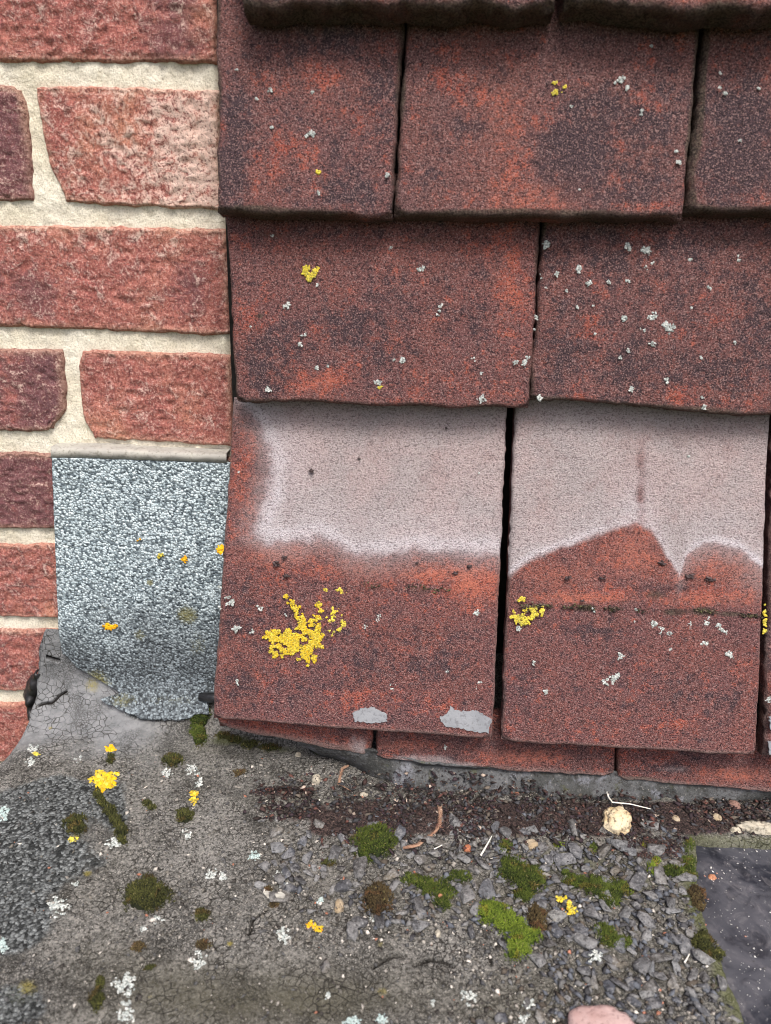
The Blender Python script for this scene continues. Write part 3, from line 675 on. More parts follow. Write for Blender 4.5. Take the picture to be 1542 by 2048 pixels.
# pale strip closing the top of the upstand
def ribbon(name, top, bot, Y, thick, mat, parent, n=120, seed=0, m=8):
    xs = np.linspace(top[0][0], top[-1][0], n); yt = np.interp(xs, [p[0] for p in top], [p[1] for p in top]); yb = np.interp(xs, [p[0] for p in bot], [p[1] for p in bot])
    G = np.zeros((m, n, 3))
    for j in range(m):
        f = j/(m-1)
        for i in range(n):
            G[j, i] = hitY(xs[i], yt[i]+(yb[i]-yt[i])*f, Y-thick*math.sin(math.pi*min(f*1.0, 1))**.5)
    G[..., 1] += (fbm(G, 120, 3, seed)-.5)*.001; G[..., 2] += (fbm(G, 150, 3, seed+1)-.5)*.0014
    back = G[[0, -1]].copy(); back[..., 1] = .002
    A = np.concatenate([back[:1], G, back[1:]], 0)
    return obj(name, A.reshape(-1, 3), grid_faces(n, m+2, flip=True), mat, parent)
ribbon('capping_strip', [(101, 893), (200, 894), (330, 902), (453, 906)], [(104, 918), (200, 918), (330, 923), (453, 927)], -.009, .004, MT['strip'], roofroot, seed=5)
# torn black edge at the left of the tongue
bl = [(78, 1340), (62, 1362), (50, 1384), (52, 1402), (60, 1415), (70, 1440), (60, 1458)]
def tube(pts, rad, seg=6):
    pts = [np.asarray(p, float) for p in pts]; n = len(pts); V_, F_ = [], []
    rad = rad if hasattr(rad, '__len__') else [rad]*n
    for i, p in enumerate(pts):
        d = pts[min(i+1, n-1)]-pts[max(i-1, 0)]; d = d/(np.linalg.norm(d)+1e-9)
        a = np.cross(d, [0, 0, 1.]); a = a if np.linalg.norm(a) > .1 else np.cross(d, [0, 1., 0]); a /= np.linalg.norm(a); b = np.cross(d, a)
        for k in range(seg): th = 2*math.pi*k/seg; V_.append(p+rad[i]*(a*math.cos(th)+b*math.sin(th)))
    for i in range(n-1):
        for k in range(seg):
            F_.append((i*seg+k, i*seg+(k+1) % seg, (i+1)*seg+(k+1) % seg, (i+1)*seg+k))
    F_.append(tuple(range(seg))[::-1]); F_.append(tuple((n-1)*seg+k for k in range(seg)))
    return np.array(V_), F_
ob = np.array([(80, 1338), (66, 1352), (55, 1368), (47, 1386), (50, 1402), (56, 1420), (64, 1440), (62, 1466)], float); ib = np.array([(86, 1342), (82, 1356), (80, 1372), (76, 1388), (76, 1404), (77, 1420), (80, 1436), (70, 1462)], float)
tb_ = np.linspace(0, 7, 40); OX, OY = np.interp(tb_, range(8), ob[:, 0]), np.interp(tb_, range(8), ob[:, 1]); IX, IY = np.interp(tb_, range(8), ib[:, 0]), np.interp(tb_, range(8), ib[:, 1])
fr_ = np.linspace(0, 1, 14)[:, None]; G = hitY(OX*(1-fr_)+IX*fr_, OY*(1-fr_)+IY*fr_, -.006); G[..., 1] -= (fbm(G, 160, 3, 5)-.5)*.009+.004*np.sin(fr_*3.14); G[..., 0] += (fbm(G, 200, 3, 6)-.5)*.003
o = obj('torn_felt_edge', G.reshape(-1, 3), grid_faces(40, 14, flip=True), MT['bitumen'], roofroot); m_ = o.modifiers.new('thickness', 'SOLIDIFY'); m_.thickness = .0012
v, f = tube([hitY(400, 1393, -.016), hitY(430, 1396, -.018), hitY(470, 1400, -.02)], [.003, .004, .004], 8); obj('lap_edge', v, f, MT['bitumen'], roofroot)

# ------------------------------------------------------------------ flashing under the eaves tiles
fx = np.linspace(600, 1900, 430); m = 26
ytop = np.interp(fx, [455, 600, 745, 850, 960, 1100, 1236, 1400, 1542, 1900], [1448, 1478, 1500, 1522, 1532, 1535, 1545, 1555, 1565, 1590])
ybot = np.interp(fx, [600, 650, 700, 760, 900, 1100, 1300, 1542, 1900], [1486, 1508, 1534, 1562, 1584, 1594, 1600, 1606, 1640])
G = np.zeros((m, len(fx), 3))
for i, x in enumerate(fx):
    A = hitY(x, ytop[i], -.058); B, tb = hit_roof(x, ybot[i]+(vn(np.array([[x, 1., 1.]]), .03, 8)[0]-.5)*16)
    Q = np.array([A[0], min(B[1]+.012, A[1]-.004), max(A[2]-.006, B[2]+.002)])
    for j in range(m):
        f = j/(m-1); G[j, i] = A*(1-f)**2+2*f*(1-f)*Q+B*f*f
    G[-1, i, 2] -= .003
G[..., 2] += (fbm(G, 22, 3, 12)-.5)*.005*np.sin(np.linspace(0, math.pi, m))[:, None]+(fbm(G, 110, 5, 14, .6)-.5)*.0045+.0008
lip = np.exp(-((fx-880)/110)**2)*.006+.003*np.exp(-((fx-1120)/60)**2)+.0015
for j in range(5):
    G[j, :, 1] -= lip*(1-j/5)*.9; G[j, :, 2] += lip*(1-j/5)*.35
gr = G.copy()
fl = obj('flashing', G.reshape(-1, 3), grid_faces(len(fx), m, flip=True), MT['lead'])
tag(fl, 'buckled grey flashing strip running along under the eaves tiles', 'flashing')
so_ = fl.modifiers.new('thickness', 'SOLIDIFY'); so_.thickness = .0015; so_.offset = -1

# ------------------------------------------------------------------ dark sheet, bottom right
SZ = -.0045
sx = np.linspace(0, 1, 160); sy = np.linspace(0, 1, 200)
y1 = hitZ(1392, 1672, SZ)[1]; y0 = hitZ(1620, 2400, SZ)[1]
Yg, Xg = np.meshgrid(y0+(y1-y0)*sy, sx, indexing='ij')
xe = np.interp(Yg, [p[1] for p in shp][::-1], [p[0] for p in shp][::-1])-.006
Xg = xe+(xr_roof+.02-xe)*Xg
Pg = np.stack([Xg, Yg, 0*Xg], -1); Zg = SZ+(fbm(Pg, 12, 3, 21)-.5)*.004
shee = obj('lead_sheet', np.stack([Xg, Yg, Zg], -1).reshape(-1, 3), grid_faces(160, 200), MT['sheet'])
tag(shee, 'smooth dark blue grey sheet sprinkled with white grit in the bottom right corner', 'lead sheet')
sm = shee.modifiers.new('thickness', 'SOLIDIFY'); sm.thickness = .002; sm.offset = -1

# ================================================================== LICHEN, MOSS
HEX = np.array([[math.cos(a), math.sin(a), 0] for a in np.arange(6)*math.pi/3]+[[.55*math.cos(a+.5), .55*math.sin(a+.5), .75] for a in np.arange(4)*math.pi/2]+[[0, 0, 1]])
HF = []
for i in range(6):
    j = (i+1) % 6; a = 6+int(i*4/6); b = 6+int(((i+1) % 6)*4/6)
    HF.append((i, j, a)); 
    if b != a: HF.append((j, b, a))
for i in range(4): HF.append((6+i, 6+(i+1) % 4, 10))
HF = np.array(HF)
def frames(n):
    ref = np.where(np.abs(n[:, 2:3]) < .9, np.array([[0, 0, 1.]]), np.array([[1., 0, 0]]))
    a = np.cross(n, ref); a /= np.linalg.norm(a, axis=1)[:, None]; return a, np.cross(n, a)
def lobes(P, N, r, h, C, g):
    K = len(P); a, b = frames(N); th = g.uniform(0, 6.28, K); s_ = g.uniform(.7, 1.3, K)
    L = HEX[None]*np.stack([r*s_, r/s_, h], -1)[:, None, :]+g.uniform(-.24, .24, (K, 11, 3))*r[:, None, None]
    ca, sa = np.cos(th)[:, None], np.sin(th)[:, None]; x = L[..., 0]*ca-L[..., 1]*sa; y = L[..., 0]*sa+L[..., 1]*ca
    V = P[:, None]+x[..., None]*a[:, None]+y[..., None]*b[:, None]+(L[..., 2]-.1*h[:, None])[..., None]*N[:, None]
    F = (HF[None]+11*np.arange(K)[:, None, None]).reshape(-1, 3)
    return V.reshape(-1, 3), F, np.repeat(C, 11, 0)
def surf(where):
    """pixel -> (point, normal) on a tile or on the roof"""
    if where == 'roof': return lambda x, y: roof_point(x, y)
    if where == 'chips': return lambda x, y: roof_point(x, y, .0034)
    if where == 'up': return lambda x, y: roof_point(x, y, .0035)
    if where == 'sheet': return lambda x, y: (hitZ(x, y, SZ), hitZ(x, y, SZ)*0+np.array([0, 0, 1.]))
    o, (p0, n, s) = TILES[where]
    return lambda x, y: (hitP(x, y, p0+n*.0003, n), hitP(x, y, p0, n)*0+n)
YEL = [(.66, .48, .03), (.56, .44, .04), (.74, .58, .09), (.38, .31, .05), (.68, .43, .02)]
YOR = [(.85, .45, .01), (.9, .52, .02), (.8, .38, .01)]
YGR = [(.70, .55, .06), (.55, .47, .06), (.76, .62, .10), (.45, .40, .08)]
WHI = [(.45, .49, .47), (.56, .59, .57), (.36, .40, .39), (.62, .64, .61), (.28, .31, .29)]
WBL = [(.42, .53, .52), (.52, .62, .60), (.34, .43, .42)]
def lichen_geo(where, ells, pal, r=2.2, hmul=.6, fill=1., hole=.45, seed=0, branch=False):
    g = np.random.default_rng(seed+77); sf = surf(where); xs, ys, qs = [], [], []
    for (cx, cy, rx, ry) in ells:
        N = max(4, int(fill*1.95*rx*ry/(r*r))); arms = g.integers(5, 9); ph = g.uniform(0, 6)
        a = g.uniform(0, 6.283, N); q = np.sqrt(g.uniform(0, 1, N)); lim = 1+.25*np.sin(a*arms+ph)+.12*np.sin(a*3+ph*2)
        xs.append(cx+rx*q*lim*np.cos(a)); ys.append(cy+ry*q*lim*np.sin(a)); qs.append(q)
    x = np.concatenate(xs); y = np.concatenate(ys); q = np.concatenate(qs)
    v = vn(np.stack([x*.14, y*.14, 0*x+seed*1.7], -1), 1., 9)
    if branch: v = 1-np.abs(2*v-1)*1.25
    k = v >= hole*(.45+.75*q)
    if k.sum() < 3: k[:3] = True
    x, y, q = x[k], y[k], q[k]; P, N = sf(x, y); sc = np.linalg.norm(P-CAM, axis=1)/F_PX
    rr = r*sc*g.uniform(.6, 1.35, len(x)); h = rr*hmul*g.uniform(.7, 1.6, len(x))*(1.25-.5*q)
    C = np.array(pal)[g.integers(0, len(pal), len(x))]*g.uniform(.75, 1.1, len(x))[:, None]
    return lobes(P, N, rr, h, C, g)
cnt = [0]
def lichen(name, where, ells, pal, label, group=None, cat='lichen', mat='yellow', **kw):
    cnt[0] += 1
    v, f, c = lichen_geo(where, ells, pal, seed=cnt[0], **kw)
    o = obj(name, v, f, MT[mat], cols=dict(col=c)); tag(o, label, cat, group); return o
GY = 'yellow lichens on the tiles'; GR_ = 'yellow lichens on the felt'; GW = 'white lichens on the felt roof'
lichen('yellow_lichen', 't3a', [(575, 1193, 7, 9), (583, 1208, 9, 11), (594, 1224, 9, 12), (602, 1238, 9, 10), (608, 1250, 10, 9), (620, 1241, 10, 5), (633, 1236, 8, 6), (641, 1224, 6, 9), (638, 1210, 7, 6), (545, 1272, 15, 14), (565, 1282, 24, 22), (590, 1278, 22, 18), (612, 1262, 18, 16), (630, 1275, 17, 24), (606, 1300, 26, 18), (560, 1300, 20, 14), (622, 1316, 14, 14)], YEL,
       'largest yellow lichen, a branching patch low on the bloomed bottom tile', GY, r=1.75, fill=2.0, hole=.44, hmul=.5)
lichen('yellow_lichen', 't3a', [(672, 1226, 10, 10), (660, 1240, 9, 10), (684, 1250, 8, 16), (666, 1266, 9, 9), (678, 1262, 8, 8)], YGR, 'loose yellow lichen ring just right of the largest yellow patch', GY, r=2.2, hole=.55)
lichen('yellow_lichen', 't3a', [(683, 1182, 9, 10)], YGR, 'tiny round yellow-green lichen above and right of the big patch', GY, r=2., fill=1.3)
lichen('yellow_lichen', 't3a', [(652, 1180, 6, 5)], YGR, 'faintest yellow-green lichen dot straight above the hooked arm of the big patch', GY, r=1.8)
lichen('yellow_lichen', 't3b', [(1040, 1233, 16, 14), (1065, 1226, 20, 14), (1082, 1220, 12, 10), (1055, 1244, 14, 8)], YGR, 'pale yellow lichen block at the left edge of the tile right of the gap', GY, r=2.3, fill=1.4)
lichen('yellow_lichen', 't3b', [(1048, 1198, 15, 5), (1036, 1200, 6, 4)], YGR, 'thin broken yellow lichen line just above the pale yellow block', GY, r=2.)
lichen('yellow_lichen', 't3b', [(1530, 1232, 4, 22), (1529, 1258, 3, 10)], YGR, 'upright yellow lichen on the right edge of the tile at the right border', GY, r=2.2, fill=1.5)
lichen('yellow_lichen', 't3a', [(441, 1099, 7, 8)], YOR, 'small orange yellow lichen on the left edge of the bloomed tile, against the felt', GY, r=2.2, fill=2, hole=.2)
lichen('yellow_lichen', 't2a', [(612, 540, 8, 9), (625, 547, 8, 9), (632, 538, 5, 6), (618, 557, 6, 6)], YGR, 'compact yellow lichen on the upper left of the second-row tile beside the bricks', GY, r=2.1, fill=1.6, hole=.3)
lichen('yellow_lichen', 't2a', [(761, 775, 4, 4)], YGR, 'yellow speck touching a white spot near the foot of the second-row tile', GY, r=1.8, fill=2)
lichen('yellow_lichen', 't1a', [(636, 345, 6, 6)], YGR, 'single yellow dot low on the narrow top-row tile', GY, r=1.9, fill=1.6)
lichen('yellow_lichen', 't1b', [(1108, 167, 5, 6), (1110, 184, 6, 5), (1131, 173, 5, 4), (1144, 172, 4, 3), (1129, 184, 4, 4)], YGR, 'cluster of five small yellow dots on the wide half sooty tile', GY, r=1.8, fill=1.5)
lichen('yellow_lichen', 'up', [(225, 1247, 12, 6)], YOR, 'oval orange lichen on the blue-grey felt upstand', GR_, r=2.2, fill=2, hole=.2)
lichen('yellow_lichen', 'up', [(373, 1113, 6, 5)], YOR, 'small orange dot on the felt upstand nearest the tile', GR_, r=2., fill=2, hole=.2)
lichen('yellow_lichen', 'up', [(326, 1106, 6, 5)], YGR, 'small dull yellow dot on the felt upstand left of the orange one', GR_, r=1.9, fill=1.5, hole=.3)
lichen('yellow_lichen', 'up', [(285, 1075, 4, 3)], YOR, 'faint tiny orange dot highest on the felt upstand', GR_, r=1.7)
lichen('yellow_lichen', 'roof', [(207, 1560, 25, 19)], YOR[:2]+YEL[:3], 'brightest round yellow lichen rosette on the roof, at the head of the moss line', GR_, r=3.4, fill=2.2, hole=.0, hmul=.9)
lichen('yellow_lichen', 'roof', [(222, 1497, 10, 7)], YOR, 'small orange lichen tuft on top of a moss stalk, above the bright rosette', GR_, r=2.6, fill=2, hole=.1)
lichen('yellow_lichen', 'roof', [(388, 1588, 7, 7), (387, 1602, 7, 8)], YEL, 'upright yellow lichen on bare felt right of the bright rosette', GR_, r=2.4, fill=2, hole=.1)
lichen('yellow_lichen', 'roof', [(622, 1853, 9, 6), (636, 1860, 9, 6)], YOR+YEL[:2], 'yellow lichen low in the middle of the roof beside a white one', GR_, r=2.5, fill=2, hole=.15)
lichen('yellow_lichen', 'chips', [(1122, 1808, 10, 8), (1135, 1820, 8, 8), (1143, 1830, 9, 8), (1138, 1838, 10, 4)], YEL+YGR, 'diagonal yellow lichen among the chips between two green moss patches', GR_, r=2.3, fill=1.6, hole=.3)
lichen('yellow_lichen', 'roof', [(148, 1678, 10, 6)], YGR, 'dull yellow crust at the foot of the moss cushion near the left border', GR_, r=2, fill=1)
lichen('yellow_lichen', 'roof', [(73, 1510, 7, 4)], YGR, 'yellow patch joined to a white lichen near the left roof edge', GR_, r=2, fill=2)
WL = [(68, 1498, 14, 8, 'white lichen with a yellow spot near the left roof edge'), (60, 1524, 10, 8, 'faint white lichen just below the one with the yellow spot'),
      (115, 1812, 21, 17, 'large feathery white lichen near the left border, left of the dome of moss'), (386, 1541, 14, 12, 'white lichen right of the small cushion under the tile corner'),
      (334, 1545, 10, 9, 'white lichen tucked under the small dark cushion'), (228, 1686, 15, 9, 'white lichen touching the lower end of the moss line'),
      (152, 1764, 8, 8, 'cream lichen between the granules and the bare felt'), (400, 1923, 18, 16, 'round coral-like white lichen low on the roof, alone on bare felt'),
      (250, 1968, 22, 22, 'ragged white lichen in the lower left, upper of two in a column'), (252, 2028, 17, 22, 'white lichen cut by the bottom border, lower of two in a column'),
      (422, 1745, 12, 10, 'forked white lichen, left half of a pair on the bare felt'), (444, 1750, 10, 8, 'forked white lichen, right half of a pair on the bare felt'),
      (315, 1841, 11, 8, 'white lichen at the lower right foot of the moss dome'), (285, 1856, 8, 6, 'small star-shaped white lichen below the moss dome'),
      (508, 1712, 12, 9, 'bluish white lichen on the felt left of the first chips'), (558, 1757, 9, 11, 'white lichen above the lifted felt flake'), (566, 1771, 8, 8, 'white lichen touching the lifted felt flake'),
      (568, 1872, 12, 16, 'upright white lichen left of the low yellow one'), (938, 1998, 15, 14, 'cream lichen rosette at the bottom centre of the roof'),
      (1190, 1926, 16, 11, 'white lichen between chips, below the diagonal yellow lichen'), (1058, 2010, 14, 10, 'grey white lichen left of the pink stone'), (1050, 2035, 12, 10, 'white lichen cut by the bottom border left of the pink stone'),
      (866, 2008, 5, 8, 'small white lichen left of the cream rosette'), (763, 2040, 12, 9, 'bluish lichen cut by the bottom border, right of centre left'), (705, 2041, 16, 8, 'white lichen cut by the bottom border, left of the bluish one'),
      (4, 1888, 11, 15, 'bluish lichen cut by the left border'), (157, 1515, 9, 8, 'soft white lichen left of the orange tuft'), (640, 1802, 7, 7, 'small bluish dot of lichen in the middle of the roof'),
      (375, 1668, 9, 9, 'white lichen with a yellow rim under the small moss cushion'), (448, 1748, 5, 4, None), (655, 1990, 6, 8, 'thin white lichen low in the middle of the roof'), (363, 1812, 10, 5, None), (220, 1765, 9, 4, None), (743, 1840, 12, 6, 'white lichen at the foot of the brown moss'), (5, 1625, 14, 14, 'bluish white lichen at the left border on the granules'), (398, 1565, 8, 10, 'narrow white lichen just above the upright yellow one')]
for (x, y, rx, ry, lab) in WL:
    if lab is None: continue
    blu = 'bluish' in lab
    lichen('white_lichen', 'roof', [(x, y, rx, ry)], WBL if blu else WHI, lab, GW, mat='white', r=2.2, fill=1.4, hole=.5, branch=True, hmul=.8) if False else lichen('white_lichen', 'chips' if x > 1100 else 'roof', [(x, y, rx, ry)], WBL if blu else WHI, lab, GW, mat='white', r=1.7, fill=1.25, hole=.52, branch=True, hmul=.8)
# pale specks belonging to each tile
SPK = {'t1a': [(622, 268, 8), (612, 272, 4), (540, 180, 4), (776, 350, 6), (625, 185, 4), (474, 140, 3), (513, 197, 4), (543, 255, 3), (637, 387, 4)],
       't1b': [(1240, 160, 5), (1230, 165, 3), (1247, 155, 3), (1256, 177, 5), (1284, 222, 4), (1283, 230, 3), (1357, 325, 5), (1352, 303, 3), (1142, 213, 3), (1158, 380, 3), (1245, 164, 3), (1303, 92, 3)],
       't1c': [(1516, 177, 6), (1450, 187, 5), (1438, 145, 4), (1440, 175, 3), (1480, 282, 4)],
       't2a': [(575, 610, 6), (567, 613, 4), (607, 668, 5), (600, 690, 5), (633, 736, 5), (655, 731, 4), (755, 767, 8), (962, 797, 9), (805, 721, 6), (788, 720, 3), (882, 612, 4), (879, 622, 3), (875, 630, 3), (948, 717, 5), (845, 536, 6), (838, 540, 4), (779, 495, 4), (536, 780, 6), (502, 655, 4), (1048, 733, 6), (1030, 725, 5), (1050, 724, 5), (1055, 715, 4), (963, 745, 3), (544, 473, 3), (634, 570, 3)],
       't2b': [(1092, 488, 8), (1090, 498, 6), (1254, 492, 6), (1260, 498, 5), (1293, 500, 10), (1284, 502, 6), (1083, 550, 7), (1112, 548, 7), (1158, 537, 6), (1157, 546, 4), (1178, 567, 6), (1220, 563, 6), (1256, 562, 4), (1293, 535, 4), (1307, 527, 3), (1306, 633, 10), (1340, 655, 11), (1332, 650, 8), (1248, 637, 6), (1287, 660, 6), (1303, 690, 7), (1420, 576, 8), (1383, 615, 4), (1475, 520, 6), (1476, 512, 4), (1468, 685, 5), (1258, 700, 5), (1335, 765, 4), (1333, 760, 4), (1264, 778, 6), (1075, 635, 5), (1069, 658, 4), (1079, 796, 6), (1409, 815, 5), (1405, 795, 4), (1402, 715, 4), (1154, 614, 4), (1187, 612, 3), (1380, 520, 4), (1133, 582, 3), (1240, 716, 3), (1190, 668, 3), (1093, 575, 3)],
       't3a': [(470, 1258, 7), (477, 1256, 5), (503, 1263, 4), (475, 1365, 6), (786, 1368, 6), (785, 1378, 3), (760, 1233, 6), (755, 1240, 5), (730, 1254, 5), (953, 1226, 6), (523, 1218, 5), (514, 1213, 3), (570, 1230, 4), (895, 1343, 3), (960, 1366, 4), (952, 1374, 3), (958, 946, 0.1), (478, 945, 4), (438, 1176, 5), (441, 1216, 5), (458, 1197, 7), (464, 1205, 7), (452, 1207, 5), (450, 1196, 3)],
       't3b': [(1185, 1221, 5), (1308, 1247, 7), (1318, 1254, 6), (1325, 1260, 6), (1320, 1268, 5), (1340, 1268, 7), (1344, 1277, 4), (1380, 1249, 6), (1376, 1257, 6), (1415, 1240, 6), (1416, 1248, 5), (1437, 1253, 6), (1442, 1260, 5), (1452, 1263, 4), (1410, 1288, 7), (1459, 1311, 9), (1452, 1308, 5), (1240, 1311, 7), (1240, 1318, 4), (1230, 1354, 8), (1222, 1360, 9), (1214, 1366, 6), (1236, 1350, 5), (1207, 1360, 3), (1090, 1384, 8), (1066, 1325, 5), (1340, 1299, 4), (1270, 1243, 3), (1037, 1257, 5), (1273, 1221, 4), (1348, 1295, 3), (1377, 912, 2)],
       'u2': [(890, 1494, 4)], 't3c': [(1540, 1400, 8)]}
for key, lst in SPK.items():
    Rr = random.Random(hash(len(lst)))
    o = TILES[key][0]
    for i, (x, y, r) in enumerate(lst):
        v, f, c = lichen_geo(key, [(x, y, r*.9, r*.9)], WHI, r=1.7, fill=1.3, hole=.42, seed=i+300, hmul=.5)
        obj('lichen_spot', v, f, MT['white'], o, cols=dict(col=c))
# grey paint daubs on the lower edges
def patch(name, key, outline, mat, seed, thick=.0005):
    sf = surf(key); o = TILES[key][0]
    R = random.Random(seed); ring = []
    for (a, b) in zip(outline, outline[1:]+outline[:1]):
        L = math.hypot(b[0]-a[0], b[1]-a[1]); k = max(2, int(L/3.5))
        for i in range(k):
            t = i/k; ring.append((a[0]+(b[0]-a[0])*t+R.uniform(-2, 2), a[1]+(b[1]-a[1])*t+R.uniform(-2, 2)))
    n = TILES[key][1][1]; top = [sf(x, y)[0]+n*thick*1.0 for x, y in ring]; bot = [p-n*thick*2 for p in top]
    N = len(ring); fs = [tuple(range(N))]+[(i, i+N, (i+1) % N+N, (i+1) % N) for i in range(N)]
    bm = bmesh.new(); vs = [bm.verts.new(p) for p in top+bot]
    for f_ in fs: bm.faces.new([vs[i] for i in f_])
    bmesh.ops.recalc_face_normals(bm, faces=bm.faces)
    bmesh.ops.triangulate(bm, faces=bm.faces)
    v = np.array([x.co[:] for x in bm.verts]); f_ = [tuple(w.index for w in q.verts) for q in bm.faces]
    bm.verts.index_update(); f_ = [tuple(w.index for w in q.verts) for q in bm.faces]; bm.free()
    return obj(name, v, f_, mat, o, smooth=False)
patch('paint_daub', 't3a', [(706, 1425), (722, 1418), (745, 1414), (772, 1428), (774, 1442), (745, 1446), (708, 1442)], MT['paint'], 1)
patch('paint_daub', 't3a', [(878, 1436), (895, 1426), (900, 1412), (915, 1422), (955, 1420), (982, 1440), (976, 1466), (958, 1464), (930, 1458), (890, 1452)], MT['paint'], 2)
patch('paint_daub', 't3c', [(1538, 1434), (1550, 1430), (1552, 1462), (1540, 1458)], MT['paint'], 3)
patch('paint_daub', 't3c', [(1536, 1484), (1552, 1484), (1552, 1515), (1537, 1508)], MT['paint'], 4)

# ---- moss: cushions of tiny leaves
MPAL = [((.028, .018, .008), (.11, .08, .035)), ((.016, .020, .006), (.085, .088, .022)), ((.020, .034, .006), (.095, .125, .018)), ((.050, .085, .008), (.20, .27, .03))]
def moss_geo(where, ells, bright, seed, hgt=.62, leaf=3.6):
    g = np.random.default_rng(seed); sf = surf(where); V_, F_, C_ = [], [], []; base = 0; lo = [np.array(c) for c in MPAL[min(3, int(bright))]]
    for (cx, cy, rx, ry) in ells:
        ctr = sf(cx, cy)[0]; sc = np.linalg.norm(ctr-CAM)/F_PX; Hh = min(rx, ry)*sc*hgt
        nr, ns = 7, 18; q, a = np.meshgrid(np.linspace(0, 1, nr+1), np.arange(ns)/ns*6.283, indexing='ij'); q = q.ravel(); a = a.ravel()
        w = 1+.07*np.sin(a*3+seed)+.05*np.sin(a*5+seed*2)
        p, n = sf(cx+rx*.8*q*w*np.cos(a), cy+ry*.8*q*w*np.sin(a)); dv = p+n*(Hh*.8*np.sqrt(np.maximum(0, 1-q*q))-.0004)[:, None]
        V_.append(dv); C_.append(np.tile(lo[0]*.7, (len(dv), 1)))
        for i in range(nr):
            for j in range(ns):
                A, B, C, D_ = base+i*ns+j, base+(i+1)*ns+j, base+(i+1)*ns+(j+1) % ns, base+i*ns+(j+1) % ns
                F_.append([(A, B, C), (A, C, D_)])
        base += len(dv); N = int(1.5*rx*ry)+60
        a = g.uniform(0, 6.283, N); q = np.sqrt(g.uniform(0, 1, N)); w = 1+.07*np.sin(a*3+seed)+.05*np.sin(a*5+seed*2)+g.uniform(-.08, .16, N)
        xx, yy = cx+rx*q*w*np.cos(a), cy+ry*q*w*np.sin(a); q = q*1.0; kp = (q < .72) | (vn(np.stack([xx, yy, 0*xx+seed], -1), .12, 6) > .42); far = g.uniform(0, 1, N) < .05; xx = np.where(far, cx+(xx-cx)*g.uniform(1, 1.5, N), xx); yy = np.where(far, cy+(yy-cy)*g.uniform(1, 1.5, N), yy); q = np.where(far, 1, q); xx, yy, q = xx[kp], yy[kp], q[kp]; N = len(xx)
        p, n = sf(xx, yy); out = p-ctr; out = out/(np.linalg.norm(out, axis=1)[:, None]+1e-9)*np.minimum(1, q*.9)[:, None]
        d = n*.9+out*.8+np.stack([g.uniform(-.5, .5, N), g.uniform(-.5, .5, N), g.uniform(-.2, .4, N)], -1); d /= np.linalg.norm(d, axis=1)[:, None]
        bump_ = .75+.5*vn(p, 420, seed)
        root = p+n*(Hh*.8*np.sqrt(np.maximum(0, 1-q*q))*bump_-.0003)[:, None]; L = (leaf*sc*g.uniform(.7, 1.5, N))[:, None]; wd = L*g.uniform(.16, .28, N)[:, None]
        s1 = np.cross(d, g.uniform(-1, 1, (N, 3))); s1 /= np.linalg.norm(s1, axis=1)[:, None]+1e-9; s2 = np.cross(d, s1)
        lv = np.stack([root+s1*wd, root-s1*wd*.5+s2*wd*.86, root-s1*wd*.5-s2*wd*.86, root+d*L*.6+s1*wd*.9, root+d*L], 1)
        t = np.clip(g.uniform(0, 1, N)*.7+.6*(vn(p, 250, seed+3)-.2), 0, 1)[:, None]; c = (lo[0]*(1-t)+lo[1]*t)*g.uniform(.75, 1.25, (N, 1)); c[g.uniform(0, 1, N) < .02] = (.22, .2, .08); dead = vn(p, 300, seed+9) > .72; c[dead] = c[dead]*[1.1, .85, .9]+[.015, .008, .003]
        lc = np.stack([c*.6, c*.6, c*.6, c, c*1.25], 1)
        T_ = np.array([(0, 1, 3), (1, 4, 3), (1, 2, 4), (2, 0, 3), (2, 3, 4)])
        F_.append((base+5*np.arange(N)[:, None, None]+T_[None]).reshape(-1, 3)); base += 5*N
        V_.append(lv.reshape(-1, 3)); C_.append(lc.reshape(-1, 3))
    return np.vstack(V_), np.vstack([np.array(f).reshape(-1, 3) for f in F_]), np.vstack(C_)
